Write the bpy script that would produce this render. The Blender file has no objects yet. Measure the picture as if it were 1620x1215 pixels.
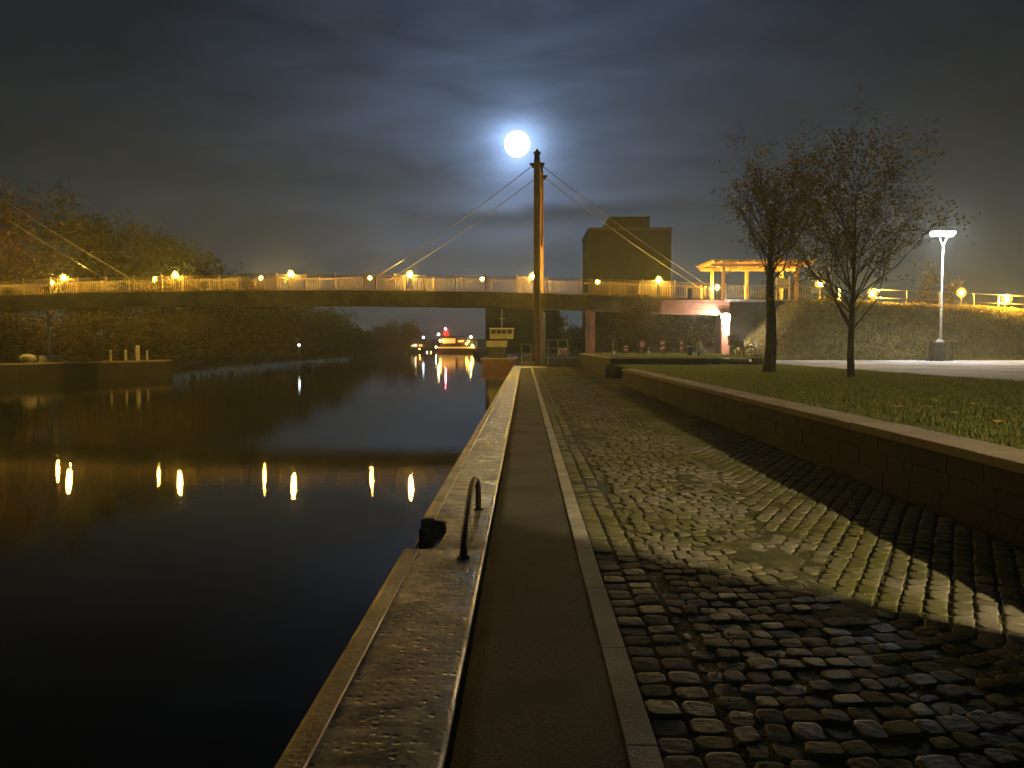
import bpy, math, random
from mathutils import Vector, Matrix, noise as mnoise
R = math.radians
sc = bpy.context.scene
col = sc.collection
# ------------------------------------------------------------------ camera
CH = 1.6                                   # eye height above the quay
cam_d = bpy.data.cameras.new("camera"); cam_d.sensor_width = 36; cam_d.lens = 27.0
cam_d.clip_start = .05; cam_d.clip_end = 9000
cam = bpy.data.objects.new("camera", cam_d); col.objects.link(cam)
cam.location = (0, 0, CH); cam.rotation_euler = (R(90-2.85), 0, R(.99))
sc.camera = cam
CM = cam.rotation_euler.to_matrix()
def ray(px, py): return CM @ Vector(((px-810)/1215, (607.5-py)/1215, -1))
def at(px, py, Y):                         # a pixel of the photo at a chosen real distance -> world point
    r = ray(px, py); return Vector((0, 0, CH)) + r*(Y/r.y)
# ------------------------------------------------------------------ colour management, sampling
sc.view_settings.view_transform = 'Standard'; sc.view_settings.look = 'None'
sc.view_settings.exposure = .35; sc.view_settings.gamma = 1
sc.cycles.use_denoising = True
sc.cycles.use_light_tree = True
sc.cycles.sample_clamp_indirect = 4
sc.cycles.sample_clamp_direct = 0
sc.cycles.caustics_reflective = False; sc.cycles.caustics_refractive = False
sc.cycles.max_bounces = 5; sc.cycles.diffuse_bounces = 2; sc.cycles.glossy_bounces = 3
sc.cycles.volume_bounces = 0
# ------------------------------------------------------------------ world: moonlit night cloud
moon_dir = ray(818, 228).normalized()
W = bpy.data.worlds.new("World"); sc.world = W; W.use_nodes = True
nt = W.node_tree; nt.nodes.clear()
def N(t, nt=nt, **k):
    n = nt.nodes.new(t)
    for a, b in k.items(): setattr(n, a, b)
    return n
def M(op, a, b=None, nt=nt, clamp=False):
    n = nt.nodes.new('ShaderNodeMath'); n.operation = op; n.use_clamp = clamp
    for i, v in enumerate((a, b)):
        if v is None: continue
        if isinstance(v, (int, float)): n.inputs[i].default_value = v
        else: nt.links.new(v, n.inputs[i])
    return n.outputs[0]
L = nt.links.new
tc = N('ShaderNodeTexCoord')
vd = N('ShaderNodeVectorMath', operation='DOT_PRODUCT'); L(tc.outputs['Generated'], vd.inputs[0]); vd.inputs[1].default_value = moon_dir
th = M('ARCCOSINE', M('MINIMUM', vd.outputs['Value'], .99999))
sep = N('ShaderNodeSeparateXYZ'); L(tc.outputs['Generated'], sep.inputs[0])
el = M('MAXIMUM', sep.outputs[2], 0.0)
mp = N('ShaderNodeMapping'); L(tc.outputs['Generated'], mp.inputs[0]); mp.inputs['Scale'].default_value = (1.6, 1, 6.5)
mp.inputs['Rotation'].default_value = (0, R(7), 0)
n1 = N('ShaderNodeTexNoise'); L(mp.outputs[0], n1.inputs[0]); n1.inputs['Scale'].default_value = 3.2; n1.inputs['Detail'].default_value = 7; n1.inputs['Roughness'].default_value = .58; n1.inputs['Distortion'].default_value = .5
cl = N('ShaderNodeMapRange'); L(n1.outputs[0], cl.inputs[0]); cl.inputs[1].default_value = .30; cl.inputs[2].default_value = .70; cl.inputs[3].default_value = .62; cl.inputs[4].default_value = 1.25
halo1 = M('MULTIPLY', M('EXPONENT', M('DIVIDE', th, -.017)), 2.3)
halo2 = M('MULTIPLY', M('EXPONENT', M('DIVIDE', th, -.165)), .145)
hs = M('MULTIPLY', M('ADD', halo1, halo2), cl.outputs[0])
def scale(c, f):
    n = N('ShaderNodeVectorMath', operation='SCALE'); n.inputs[0].default_value = c; L(f, n.inputs['Scale']); return n.outputs[0]
def vadd(a, b):
    n = N('ShaderNodeVectorMath', operation='ADD'); L(a, n.inputs[0]); L(b, n.inputs[1]); return n.outputs[0]
def gauss(v, c, w): return M('EXPONENT', M('MULTIPLY', M('POWER', M('DIVIDE', M('SUBTRACT', v, c), w), 2.0), -1.0))
def elv(y): return ray(820, y).normalized().z
warp = M('ADD', sep.outputs[2], M('ADD', M('MULTIPLY', M('SUBTRACT', n1.outputs[0], .5), .035), M('MULTIPLY', sep.outputs[0], -.03)))
hx_ = gauss(sep.outputs[0], .02, .17)
stk = M('ADD', M('MULTIPLY', M('MULTIPLY', gauss(warp, elv(318), .011), hx_), .55), M('MULTIPLY', M('MULTIPLY', gauss(warp, elv(343), .012), hx_), -.50))
stk = M('ADD', stk, M('MULTIPLY', M('MULTIPLY', gauss(warp, elv(372), .015), hx_), .45))
hs = M('MULTIPLY', hs, M('ADD', stk, 1.0))
c_h = scale((.52, .80, 1.38), hs)
gl = M('MULTIPLY', M('EXPONENT', M('DIVIDE', el, -.16)), M('ADD', M('MULTIPLY', cl.outputs[0], .7), .3))
c_g = scale((.020, .030, .030), gl)
c_b = scale((.0030, .0048, .0066), M('ADD', M('MULTIPLY', cl.outputs[0], .5), .5))
sky = N('ShaderNodeTexSky', sky_type='NISHITA', sun_disc=False); sky.sun_elevation = math.asin(moon_dir.z); sky.sun_rotation = math.atan2(moon_dir.x, moon_dir.y)
ss = N('ShaderNodeVectorMath', operation='SCALE'); L(sky.outputs[0], ss.inputs[0]); ss.inputs['Scale'].default_value = .0002
tot = vadd(vadd(c_h, c_g), vadd(c_b, ss.outputs[0]))
bg = N('ShaderNodeBackground'); L(tot, bg.inputs[0]); bg.inputs[1].default_value = .95
wo = N('ShaderNodeOutputWorld'); L(bg.outputs[0], wo.inputs[0])
# moonlight
sd = bpy.data.lights.new("moonlight", 'SUN'); sd.energy = .018; sd.angle = R(1.5); sd.color = (.75, .87, 1)
so = bpy.data.objects.new("moonlight", sd); col.objects.link(so)
so.rotation_euler = (-moon_dir).to_track_quat('-Z', 'Y').to_euler(); so.location = (0, 0, 30)

# ------------------------------------------------------------------ materials
def newmat(name):
    m = bpy.data.materials.new(name); m.use_nodes = True
    return m, m.node_tree, m.node_tree.nodes['Principled BSDF']
def mat(name, c1, c2=None, scale=6, rough=.7, bump=0, bscale=None, metal=0, spec=.5, detail=6, stretch=(1, 1, 1), rough2=None, dist=.02, lo=.38, hi=.64, c3=None, s3=1.0):
    m, t, p = newmat(name)
    p.inputs['Roughness'].default_value = rough; p.inputs['Metallic'].default_value = metal
    p.inputs['Specular IOR Level'].default_value = spec
    tc = N('ShaderNodeTexCoord', t); mp = N('ShaderNodeMapping', t); mp.inputs['Scale'].default_value = stretch
    t.links.new(tc.outputs['Object'], mp.inputs[0])
    if c2 is None: c2 = tuple(v*.6 for v in c1)
    n = N('ShaderNodeTexNoise', t); n.inputs['Scale'].default_value = scale; n.inputs['Detail'].default_value = detail
    t.links.new(mp.outputs[0], n.inputs[0])
    r = N('ShaderNodeValToRGB', t); r.color_ramp.elements[0].position = lo; r.color_ramp.elements[1].position = hi
    r.color_ramp.elements[0].color = (*c2, 1); r.color_ramp.elements[1].color = (*c1, 1)
    t.links.new(n.outputs[0], r.inputs[0]); out = r.outputs[0]
    if c3:
        n3 = N('ShaderNodeTexNoise', t); n3.inputs['Scale'].default_value = s3; n3.inputs['Detail'].default_value = 5
        t.links.new(tc.outputs['Object'], n3.inputs[0])
        r3 = N('ShaderNodeValToRGB', t); r3.color_ramp.elements[0].position = .48; r3.color_ramp.elements[1].position = .62
        t.links.new(n3.outputs[0], r3.inputs[0])
        mx = N('ShaderNodeMix', t, data_type='RGBA'); t.links.new(r3.outputs[0], mx.inputs[0]); t.links.new(out, mx.inputs[6]); mx.inputs[7].default_value = (*c3, 1)
        out = mx.outputs[2]
    t.links.new(out, p.inputs['Base Color'])
    if rough2 is not None:
        mr = N('ShaderNodeMapRange', t); t.links.new(n.outputs[0], mr.inputs[0]); mr.inputs[1].default_value = .35; mr.inputs[2].default_value = .65
        mr.inputs[3].default_value = rough2; mr.inputs[4].default_value = rough; t.links.new(mr.outputs[0], p.inputs['Roughness'])
    if bump:
        nb = N('ShaderNodeTexNoise', t); nb.inputs['Scale'].default_value = bscale or scale*4; nb.inputs['Detail'].default_value = 5
        t.links.new(mp.outputs[0], nb.inputs[0])
        b = N('ShaderNodeBump', t); b.inputs['Strength'].default_value = bump; b.inputs['Distance'].default_value = dist
        t.links.new(nb.outputs[0], b.inputs['Height']); t.links.new(b.outputs[0], p.inputs['Normal'])
    return m
def emit(name, c, s):
    m, t, p = newmat(name)
    p.inputs['Base Color'].default_value = (.8, .8, .8, 1); p.inputs['Emission Color'].default_value = (*c, 1); p.inputs['Emission Strength'].default_value = s
    return m
def leafmat(name, c1, c2, c3):
    m, t, p = newmat(name)
    g = N('ShaderNodeNewGeometry', t); r = N('ShaderNodeValToRGB', t)
    r.color_ramp.elements[0].color = (*c1, 1); r.color_ramp.elements[1].color = (*c3, 1)
    e = r.color_ramp.elements.new(.55); e.color = (*c2, 1)
    t.links.new(g.outputs['Random Per Island'], r.inputs[0]); t.links.new(r.outputs[0], p.inputs['Base Color'])
    p.inputs['Roughness'].default_value = .6
    tr = N('ShaderNodeBsdfTranslucent', t); t.links.new(r.outputs[0], tr.inputs['Color'])
    mx = N('ShaderNodeMixShader', t); mx.inputs[0].default_value = .45; t.links.new(p.outputs[0], mx.inputs[1]); t.links.new(tr.outputs[0], mx.inputs[2])
    t.links.new(mx.outputs[0], t.nodes['Material Output'].inputs['Surface'])
    return m
MT = {}
MT['concrete'] = mat('concrete', (.36, .34, .30), (.22, .21, .18), 5, .8, .4, 30)
MT['strip'] = mat('pale_edging', (.66, .61, .48), (.50, .46, .36), 3, .75, .35, 60, c3=(.40, .36, .27), s3=1.7)
MT['asphalt'] = mat('asphalt', (.155, .143, .095), (.065, .06, .04), 95, .85, 1.0, 150, dist=.01, detail=8, c3=(.07, .064, .042), s3=1.1)
MT['ground'] = mat('earth', (.09, .085, .055), (.05, .05, .03), 1.2, .95, .5, 9)
MT['soil'] = mat('mossy_joint', (.035, .036, .014), (.018, .016, .009), 5, .95, .6, 40)
MT['moss'] = mat('moss_and_soil', (.17, .165, .034), (.05, .045, .016), 3, .95, .9, 60, c3=(.10, .09, .028), s3=9)
MT['lawn'] = mat('lawn_soil', (.14, .17, .035), (.085, .10, .025), 2.0, .95, .6, 30)
MT['plaza'] = mat('plaza_gravel', (.42, .42, .40), (.30, .30, .28), 4, .85, .5, 40, c3=(.24, .22, .18), s3=.35)
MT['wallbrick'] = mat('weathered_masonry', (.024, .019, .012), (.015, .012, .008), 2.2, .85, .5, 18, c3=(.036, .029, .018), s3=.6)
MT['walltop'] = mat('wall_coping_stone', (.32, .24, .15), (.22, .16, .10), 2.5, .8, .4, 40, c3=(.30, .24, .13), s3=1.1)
MT['steel'] = mat('galvanised_steel', (.34, .33, .30), (.22, .21, .18), 10, .4, .1, metal=.7)
MT['rail'] = mat('painted_railing_steel', (.34, .23, .11), (.24, .16, .08), 8, .5)
MT['girder'] = mat('painted_girder', (.34, .25, .10), (.25, .18, .075), 1.5, .55, .1, c3=(.20, .14, .06), s3=.5)
MT['pylon'] = mat('pylon_timber', (.36, .18, .055), (.22, .105, .035), 3, .6, .3, 12, stretch=(3, 3, .4))
MT['dark'] = mat('dark_metal', (.03, .03, .028), (.018, .018, .017), 10, .5)
MT['rust'] = mat('rusty_steel', (.055, .036, .022), (.028, .02, .014), 14, .55, .4, 60, metal=.4)
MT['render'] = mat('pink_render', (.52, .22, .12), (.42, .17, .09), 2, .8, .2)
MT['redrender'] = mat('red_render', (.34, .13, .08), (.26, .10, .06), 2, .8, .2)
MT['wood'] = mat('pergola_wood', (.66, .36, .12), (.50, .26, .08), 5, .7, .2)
MT['bark'] = mat('bark', (.12, .095, .06), (.06, .048, .032), 7, .9, .9, 25, stretch=(1, 1, .3))
MT['far'] = mat('warehouse_brick', (.045, .036, .02), (.03, .025, .014), .6, .85, .3, 5)
MT['roof'] = mat('roof_slate', (.12, .09, .05), (.08, .06, .035), 1, .8)
MT['white'] = mat('white_paint', (.78, .77, .72), (.62, .61, .56), 4, .5)
MT['cream'] = mat('cream_paint', (.50, .48, .32), (.38, .36, .24), 2, .5)
MT['red'] = mat('red_paint', (.62, .06, .03), (.45, .05, .03), 4, .5)
MT['green'] = mat('green_paint', (.03, .07, .04), (.02, .045, .03), 5, .5)
MT['blue'] = mat('blue_paint', (.08, .17, .45), (.06, .13, .35), 5, .4)
MT['hull'] = mat('red_brown_hull', (.22, .08, .035), (.14, .05, .025), 1.5, .5)
MT['glass'] = mat('dark_glass', (.05, .05, .045), (.03, .03, .03), 1, .1)
MT['stone'] = mat('pale_boulder', (.62, .55, .38), (.42, .36, .24), 3, .8, .6, 8)
MT['hull2'] = mat('dark_brick', (.085, .05, .035), (.05, .03, .022), 3, .85, .3, 12)
MT['hills'] = mat('far_bank', (.03, .035, .015), (.02, .022, .01), .2, .95)
MT['lf_left'] = leafmat('leaf_olive', (.05, .05, .012), (.10, .085, .018), (.17, .12, .025))
MT['lf_orange'] = leafmat('leaf_rust', (.07, .04, .012), (.13, .07, .018), (.20, .11, .025))
MT['lf_right'] = leafmat('leaf_autumn', (.12, .11, .03), (.20, .17, .05), (.26, .19, .06))
MT['grassb'] = leafmat('grass_blade', (.12, .16, .028), (.20, .24, .045), (.36, .28, .09))
MT['grassd'] = leafmat('dry_grass_blade', (.11, .085, .018), (.20, .15, .03), (.30, .21, .05))  # golden blade colour stands in for yellow lamplight on the embankment
MT['slope'] = mat('embankment_soil', (.15, .115, .03), (.08, .06, .018), 1.3, .95, .6, 30)  # warm brown also carries the yellow lamp tint
MT['leafy'] = mat('yellow_leaf', (.62, .40, .08), (.42, .24, .05), 30, .6)
MT['leafb'] = mat('brown_leaf', (.36, .20, .07), (.24, .13, .05), 30, .6)
GLOBE = 2700
MT['globe'] = emit('sodium_globe', (1, .60, .085), GLOBE*2.1)
MT['globe_or'] = emit('orange_globe', (1, .45, .05), GLOBE*2.1)
def halomat(name, c, e):
    m, t, p = newmat(name); t.nodes.remove(p)
    em = N('ShaderNodeEmission', t); em.inputs[0].default_value = (*c, 1); em.inputs[1].default_value = e
    tp = N('ShaderNodeBsdfTransparent', t); mx = N('ShaderNodeMixShader', t); mx.inputs[0].default_value = .35
    t.links.new(tp.outputs[0], mx.inputs[1]); t.links.new(em.outputs[0], mx.inputs[2]); t.links.new(mx.outputs[0], t.nodes['Material Output'].inputs['Surface'])
    return m
MT['shell'] = halomat('amber_glass', (1, .52, .05), 2.6)  # see-through amber emission, a painted halo around each bulb
MT['led'] = emit('white_lamp_glass', (.84, .91, 1.0), 1700)
MT['flood'] = emit('flood_glass', (1, .96, .93), 420)
MT['shiplamp'] = emit('ship_lamp', (1, .55, .07), 60)
MT['shipwhite'] = emit('ship_white_lamp', (1, .75, .35), 60)
MT['redlamp'] = emit('red_lamp', (1, .06, .07), 900)
MT['bluelamp'] = emit('cool_lamp', (.7, .85, 1), 18)
MT['win'] = emit('lit_window', (1, .45, .05), .95)
MT['moon'] = emit('moon_surface', (.80, .91, 1), 14)
# water
m, t, p = newmat('water'); MT['water'] = m
p.inputs['Base Color'].default_value = (.006, .007, .005, 1); p.inputs['Roughness'].default_value = .02; p.inputs['IOR'].default_value = 1.33
g = N('ShaderNodeTexCoord', t); mpw = N('ShaderNodeMapping', t); mpw.inputs['Scale'].default_value = (1, 1.3, 1); t.links.new(g.outputs['Object'], mpw.inputs[0])
na = N('ShaderNodeTexNoise', t); na.inputs['Scale'].default_value = 7; na.inputs['Detail'].default_value = 3; t.links.new(mpw.outputs[0], na.inputs[0])
nb = N('ShaderNodeTexNoise', t); nb.inputs['Scale'].default_value = .35; nb.inputs['Detail'].default_value = 2; t.links.new(mpw.outputs[0], nb.inputs[0])
ad = M('ADD', M('MULTIPLY', na.outputs[0], .022, t), M('MULTIPLY', nb.outputs[0], .06, t), t)
b = N('ShaderNodeBump', t); b.inputs['Strength'].default_value = 1; b.inputs['Distance'].default_value = .055; t.links.new(ad, b.inputs['Height']); t.links.new(b.outputs[0], p.inputs['Normal'])
# quay coping: pitted wet stone
m, t, p = newmat('pitted_coping'); MT['coping'] = m
g = N('ShaderNodeTexCoord', t)
n = N('ShaderNodeTexNoise', t); n.inputs['Scale'].default_value = 2.2; n.inputs['Detail'].default_value = 8; n.inputs['Roughness'].default_value = .65; t.links.new(g.outputs['Object'], n.inputs[0])
ms = N('ShaderNodeMapping', t); ms.inputs['Scale'].default_value = (1.1, 5.5, 1); t.links.new(g.outputs['Object'], ms.inputs[0])
ns = N('ShaderNodeTexNoise', t); ns.inputs['Scale'].default_value = 1.6; ns.inputs['Detail'].default_value = 7; ns.inputs['Roughness'].default_value = .7; t.links.new(ms.outputs[0], ns.inputs[0])
r = N('ShaderNodeValToRGB', t); r.color_ramp.elements[0].position = .44; r.color_ramp.elements[1].position = .57
r.color_ramp.elements[0].color = (.05, .042, .028, 1); r.color_ramp.elements[1].color = (.42, .39, .31, 1)
e = r.color_ramp.elements.new(.50); e.color = (.23, .205, .15, 1)
t.links.new(M('ADD', M('MULTIPLY', n.outputs[0], .5, t), M('MULTIPLY', ns.outputs[0], .5, t), t), r.inputs[0]); t.links.new(r.outputs[0], p.inputs['Base Color'])
mr = N('ShaderNodeMapRange', t); t.links.new(n.outputs[0], mr.inputs[0]); mr.inputs[1].default_value = .4; mr.inputs[2].default_value = .62; mr.inputs[3].default_value = .28; mr.inputs[4].default_value = .62; t.links.new(mr.outputs[0], p.inputs['Roughness'])
v = N('ShaderNodeTexVoronoi', t); v.inputs['Scale'].default_value = 17; v.inputs['Randomness'].default_value = .45; t.links.new(g.outputs['Object'], v.inputs[0])
vr = N('ShaderNodeMapRange', t); t.links.new(v.outputs['Distance'], vr.inputs[0]); vr.inputs[1].default_value = .08; vr.inputs[2].default_value = .32
n2 = N('ShaderNodeTexNoise', t); n2.inputs['Scale'].default_value = 9; n2.inputs['Detail'].default_value = 8; t.links.new(g.outputs['Object'], n2.inputs[0])
pit = N('ShaderNodeMapRange', t); t.links.new(v.outputs['Distance'], pit.inputs[0]); pit.inputs[1].default_value = .12; pit.inputs[2].default_value = .30; pit.inputs[3].default_value = .40; pit.inputs[4].default_value = 1
pm = N('ShaderNodeVectorMath', t, operation='SCALE'); t.links.new(r.outputs[0], pm.inputs[0]); t.links.new(pit.outputs[0], pm.inputs['Scale']); t.links.new(pm.outputs[0], p.inputs['Base Color'])
b = N('ShaderNodeBump', t); b.inputs['Strength'].default_value = .55; b.inputs['Distance'].default_value = .009
t.links.new(M('ADD', M('MULTIPLY', vr.outputs[0], .5, t), n2.outputs[0], t), b.inputs['Height']); t.links.new(b.outputs[0], p.inputs['Normal'])
# cobbles
m, t, p = newmat('cobble_granite'); MT['cobble'] = m
g = N('ShaderNodeTexCoord', t); gg = N('ShaderNodeNewGeometry', t)
n = N('ShaderNodeTexNoise', t); n.inputs['Scale'].default_value = 22; n.inputs['Detail'].default_value = 6; t.links.new(g.outputs['Object'], n.inputs[0])
r = N('ShaderNodeValToRGB', t); r.color_ramp.elements[0].color = (.13, .115, .08, 1); r.color_ramp.elements[1].color = (.38, .34, .24, 1)
t.links.new(M('ADD', M('MULTIPLY', gg.outputs['Random Per Island'], .6, t), M('MULTIPLY', n.outputs[0], .5, t), t), r.inputs[0])
nm = N('ShaderNodeTexNoise', t); nm.inputs['Scale'].default_value = .8; nm.inputs['Detail'].default_value = 7; nm.inputs['Roughness'].default_value = .7; t.links.new(g.outputs['Object'], nm.inputs[0])
rm = N('ShaderNodeValToRGB', t); rm.color_ramp.elements[0].position = .41; rm.color_ramp.elements[1].position = .57; t.links.new(nm.outputs[0], rm.inputs[0])
mx = N('ShaderNodeMix', t, data_type='RGBA'); t.links.new(M('MULTIPLY', rm.outputs[0], .85, t), mx.inputs[0]); t.links.new(r.outputs[0], mx.inputs[6]); mx.inputs[7].default_value = (.15, .15, .03, 1)
t.links.new(mx.outputs[2], p.inputs['Base Color'])
mr = N('ShaderNodeMapRange', t); t.links.new(gg.outputs['Random Per Island'], mr.inputs[0]); mr.inputs[3].default_value = .5; mr.inputs[4].default_value = .95; t.links.new(mr.outputs[0], p.inputs['Roughness']); p.inputs['Specular IOR Level'].default_value = .12
b = N('ShaderNodeBump', t); b.inputs['Strength'].default_value = 1.0; b.inputs['Distance'].default_value = .008; t.links.new(n.outputs[0], b.inputs['Height']); t.links.new(b.outputs[0], p.inputs['Normal'])

# ------------------------------------------------------------------ mesh builder
class MB:
    def __init__(s): s.v = []; s.f = []; s.m = []; s.cur = 0
    def add(s, vs, fs):
        o = len(s.v); s.v += [tuple(v) for v in vs]; s.f += [tuple(i+o for i in f) for f in fs]; s.m += [s.cur]*len(fs); return s
    def box(s, c, d, rz=0, tilt=None, taper=1):
        x, y, z = d[0]/2, d[1]/2, d[2]/2
        vs = [Vector((a*x*(taper if k > 0 else 1), b*y*(taper if k > 0 else 1), k*z)) for k in (-1, 1) for a, b in ((-1, -1), (1, -1), (1, 1), (-1, 1))]
        mt = Matrix.Rotation(rz, 3, 'Z')
        if tilt: mt = mt @ Matrix.Rotation(tilt[0], 3, 'X') @ Matrix.Rotation(tilt[1], 3, 'Y')
        c = Vector(c)
        return s.add([mt @ v + c for v in vs], [(3, 2, 1, 0), (4, 5, 6, 7), (0, 1, 5, 4), (1, 2, 6, 5), (2, 3, 7, 6), (3, 0, 4, 7)])
    def b2(s, x0, x1, y0, y1, z0, z1): return s.box(((x0+x1)/2, (y0+y1)/2, (z0+z1)/2), (x1-x0, y1-y0, z1-z0))
    def tube(s, pts, rad, n=8, cap=True):
        pts = [Vector(p) for p in pts]
        if not hasattr(rad, '__len__'): rad = [rad]*len(pts)
        vs = []; up = None
        for i, p in enumerate(pts):
            d = (pts[min(i+1, len(pts)-1)] - pts[max(i-1, 0)]).normalized()
            if up is None: up = Vector((0, 0, 1)) if abs(d.z) < .9 else Vector((1, 0, 0))
            u = d.cross(up)
            if u.length < 1e-4: u = d.cross(Vector((0, 1, 0)))
            u.normalize(); w = u.cross(d).normalized(); up = w
            for k in range(n):
                a = 2*math.pi*k/n; vs.append(p + (u*math.cos(a) + w*math.sin(a))*rad[i])
        fs = [(i*n+k, i*n+(k+1) % n, (i+1)*n+(k+1) % n, (i+1)*n+k) for i in range(len(pts)-1) for k in range(n)]
        if cap: fs += [tuple(range(n-1, -1, -1)), tuple(range((len(pts)-1)*n, len(pts)*n))]
        return s.add(vs, fs)
    def ball(s, c, r, n=12, sq=(1, 1, 1), jit=0, seed=0):
        c = Vector(c); vs = []; rr = random.Random(seed)
        rings = n//2
        vs.append(c + Vector((0, 0, -r*sq[2])))
        for i in range(1, rings):
            a = -math.pi/2 + math.pi*i/rings
            for k in range(n):
                b_ = 2*math.pi*k/n; q = 1 + jit*(rr.random()-.5)
                vs.append(c + Vector((r*sq[0]*q*math.cos(a)*math.cos(b_), r*sq[1]*q*math.cos(a)*math.sin(b_), r*sq[2]*q*math.sin(a))))
        vs.append(c + Vector((0, 0, r*sq[2])))
        fs = [(0, 1+(k+1) % n, 1+k) for k in range(n)]
        for i in range(rings-2):
            for k in range(n): fs.append((1+i*n+k, 1+i*n+(k+1) % n, 1+(i+1)*n+(k+1) % n, 1+(i+1)*n+k))
        o = 1+(rings-2)*n; fs += [(o+k, o+(k+1) % n, len(vs)-1) for k in range(n)]
        return s.add(vs, fs)
    def prism(s, poly, z0, z1):
        n = len(poly); vs = [(x, y, z0) for x, y in poly] + [(x, y, z1) for x, y in poly]
        return s.add(vs, [tuple(range(n-1, -1, -1)), tuple(range(n, 2*n))] + [(i, (i+1) % n, n+(i+1) % n, n+i) for i in range(n)])
    def ring(s, c, R0, r, axis='x', n=24, k=8):
        c = Vector(c); vs = []
        for i in range(n):
            a = 2*math.pi*i/n
            for j in range(k):
                b_ = 2*math.pi*j/k; q = R0 + r*math.cos(b_); h = r*math.sin(b_)
                vs.append(c + (Vector((h, q*math.cos(a), q*math.sin(a))) if axis == 'x' else Vector((q*math.cos(a), h, q*math.sin(a)))))
        return s.add(vs, [(i*k+j, ((i+1) % n)*k+j, ((i+1) % n)*k+(j+1) % k, i*k+(j+1) % k) for i in range(n) for j in range(k)])
    def build(s, name, mats, parent=None, smooth=False, bevel=0, base=None):
        me = bpy.data.meshes.new(name)
        off = Vector((0, 0, 0))
        if parent is not None: off = wloc(parent)
        elif base is not None: off = Vector(base)
        me.from_pydata([tuple(Vector(v)-off) for v in s.v], [], s.f)
        if not isinstance(mats, (list, tuple)): mats = [mats]
        for m in mats: me.materials.append(m)
        if len(mats) > 1: me.polygons.foreach_set('material_index', s.m)
        if smooth: me.polygons.foreach_set('use_smooth', [True]*len(me.polygons))
        me.update()
        o = bpy.data.objects.new(name, me); col.objects.link(o)
        if parent is not None: o.parent = parent
        else: o.location = off
        if bevel:
            bm = o.modifiers.new('b', 'BEVEL'); bm.width = bevel; bm.segments = 2; bm.limit_method = 'ANGLE'
        return o
def wloc(o):
    v = Vector(o.location)
    while o.parent: o = o.parent; v += Vector(o.location)
    return v
def tag(o, label=None, cat=None, group=None, kind=None):
    if label: o['label'] = label
    if cat: o['category'] = cat
    if group: o['group'] = group
    if kind: o['kind'] = kind
    return o
def thing(name, loc, label, cat, group=None):
    o = bpy.data.objects.new(name, None); o.empty_display_size = .3; col.objects.link(o); o.location = loc
    return tag(o, label, cat, group)
def struct(mb, name, m, label, cat, **k):
    return tag(mb.build(name, m, **k), label, cat, kind='structure')
def copy_tree(o, parent=None):
    c = o.copy(); col.objects.link(c); c.parent = parent
    for ch in [x for x in o.children]: copy_tree(ch, c)
    return c
rnd = random.Random(7)

# ------------------------------------------------------------------ WATER, GROUND
WZ = -1.26
mb = MB(); mb.add([(-500, -60, WZ), (400, -60, WZ), (400, 900, WZ), (-500, 900, WZ)], [(0, 1, 2, 3)])
struct(mb, 'water', MT['water'], 'calm black river water with yellow lamp reflections', 'water')
shoreR = [(-.93, 64), (-.93, 112), (-6, 150), (-12, 190), (-18, 260), (-24, 350), (-40, 470), (-60, 600)]
mb = MB(); mb.prism([(-.29, -12)] + [(-.29, 61.6), (-.92, 61.6)] + shoreR + [(-60, 900), (400, 900), (400, -12)], -3, -.035)
struct(mb, 'ground', MT['ground'], 'dark earth of the right river bank', 'ground')
mb = MB(); mb.prism([(-500, 40), (-500, 900), (-60, 900), (-58, 480), (-62, 390), (-60, 190), (-54, 130), (-45, 88), (-36.6, 77.5), (-41.4, 64), (-50.5, 40)], -3, -.02)
struct(mb, 'ground', MT['ground'], 'dark earth of the left river bank', 'ground')
mb = MB()
for i in range(60):
    x0 = -420 + i*16; h = 5 + 5*mnoise.noise(Vector((i*.35, 0, 0))) + 2
    x1 = x0+16; h1 = 5 + 5*mnoise.noise(Vector(((i+1)*.35, 0, 0))) + 2
    mb.add([(x0, 640, -1.3), (x1, 640, -1.3), (x1, 700, h1), (x0, 700, h), (x0, 780, h), (x1, 780, h1)], [(0, 1, 2, 3), (3, 2, 5, 4)])
struct(mb, 'hills', MT['hills'], 'dark far river bank closing the horizon', 'hills')

# ------------------------------------------------------------------ QUAY EDGE
XL, XG, XA, XS0, XS1 = -.955, -.315, -.285, .405, .53
notch = [(-.80, 5.96), (-.735, 6.02), (-.70, 6.16), (-.685, 6.4), (-.69, 6.7), (-.72, 6.88), (-.79, 6.95)]
Y0 = -12
outline = [(XG, Y0), (XG, 61.5), (XL+.015, 61.5), (XL+.015, 6.95)] + notch[::-1][1:-1] + [(XL+.015, 5.96), (XL+.015, Y0)]
mb = MB()
# top surface as a grid so that it can be uneven
def cop_h(x, y): return .006*mnoise.noise(Vector((x*3, y*1.5, 0))) + .004*mnoise.noise(Vector((x*14, y*11, 3)))
def notch_x(y):
    if y <= 5.96 or y >= 6.95: return XL+.015
    pts = [(XL+.015, 5.96)] + notch + [(XL+.015, 6.95)]
    for (xa, ya), (xb, yb) in zip(pts, pts[1:]):
        if ya <= y <= yb and yb > ya: return xa + (xb-xa)*(y-ya)/(yb-ya)
    return -.69
ys = []; y = Y0
while y < 61.5:
    ys.append(y); y += .06 if 1.5 < y < 14 else .25
ys += [61.5, 5.962, 6.0, 6.02, 6.94, 6.948]; ys = sorted(ys)
NX = 22; vs = []; fs = []
for y in ys:
    x0 = notch_x(y)
    for i in range(NX+1):
        x = x0 + (XG-x0)*i/NX
        edge = min(i, NX-i)
        vs.append((x, y, cop_h(x, y) - (.012 if edge == 0 else 0)))
    vs.append((x0, y, -2.2)); vs.append((XG, y, -.5))
st = NX+3
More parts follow.
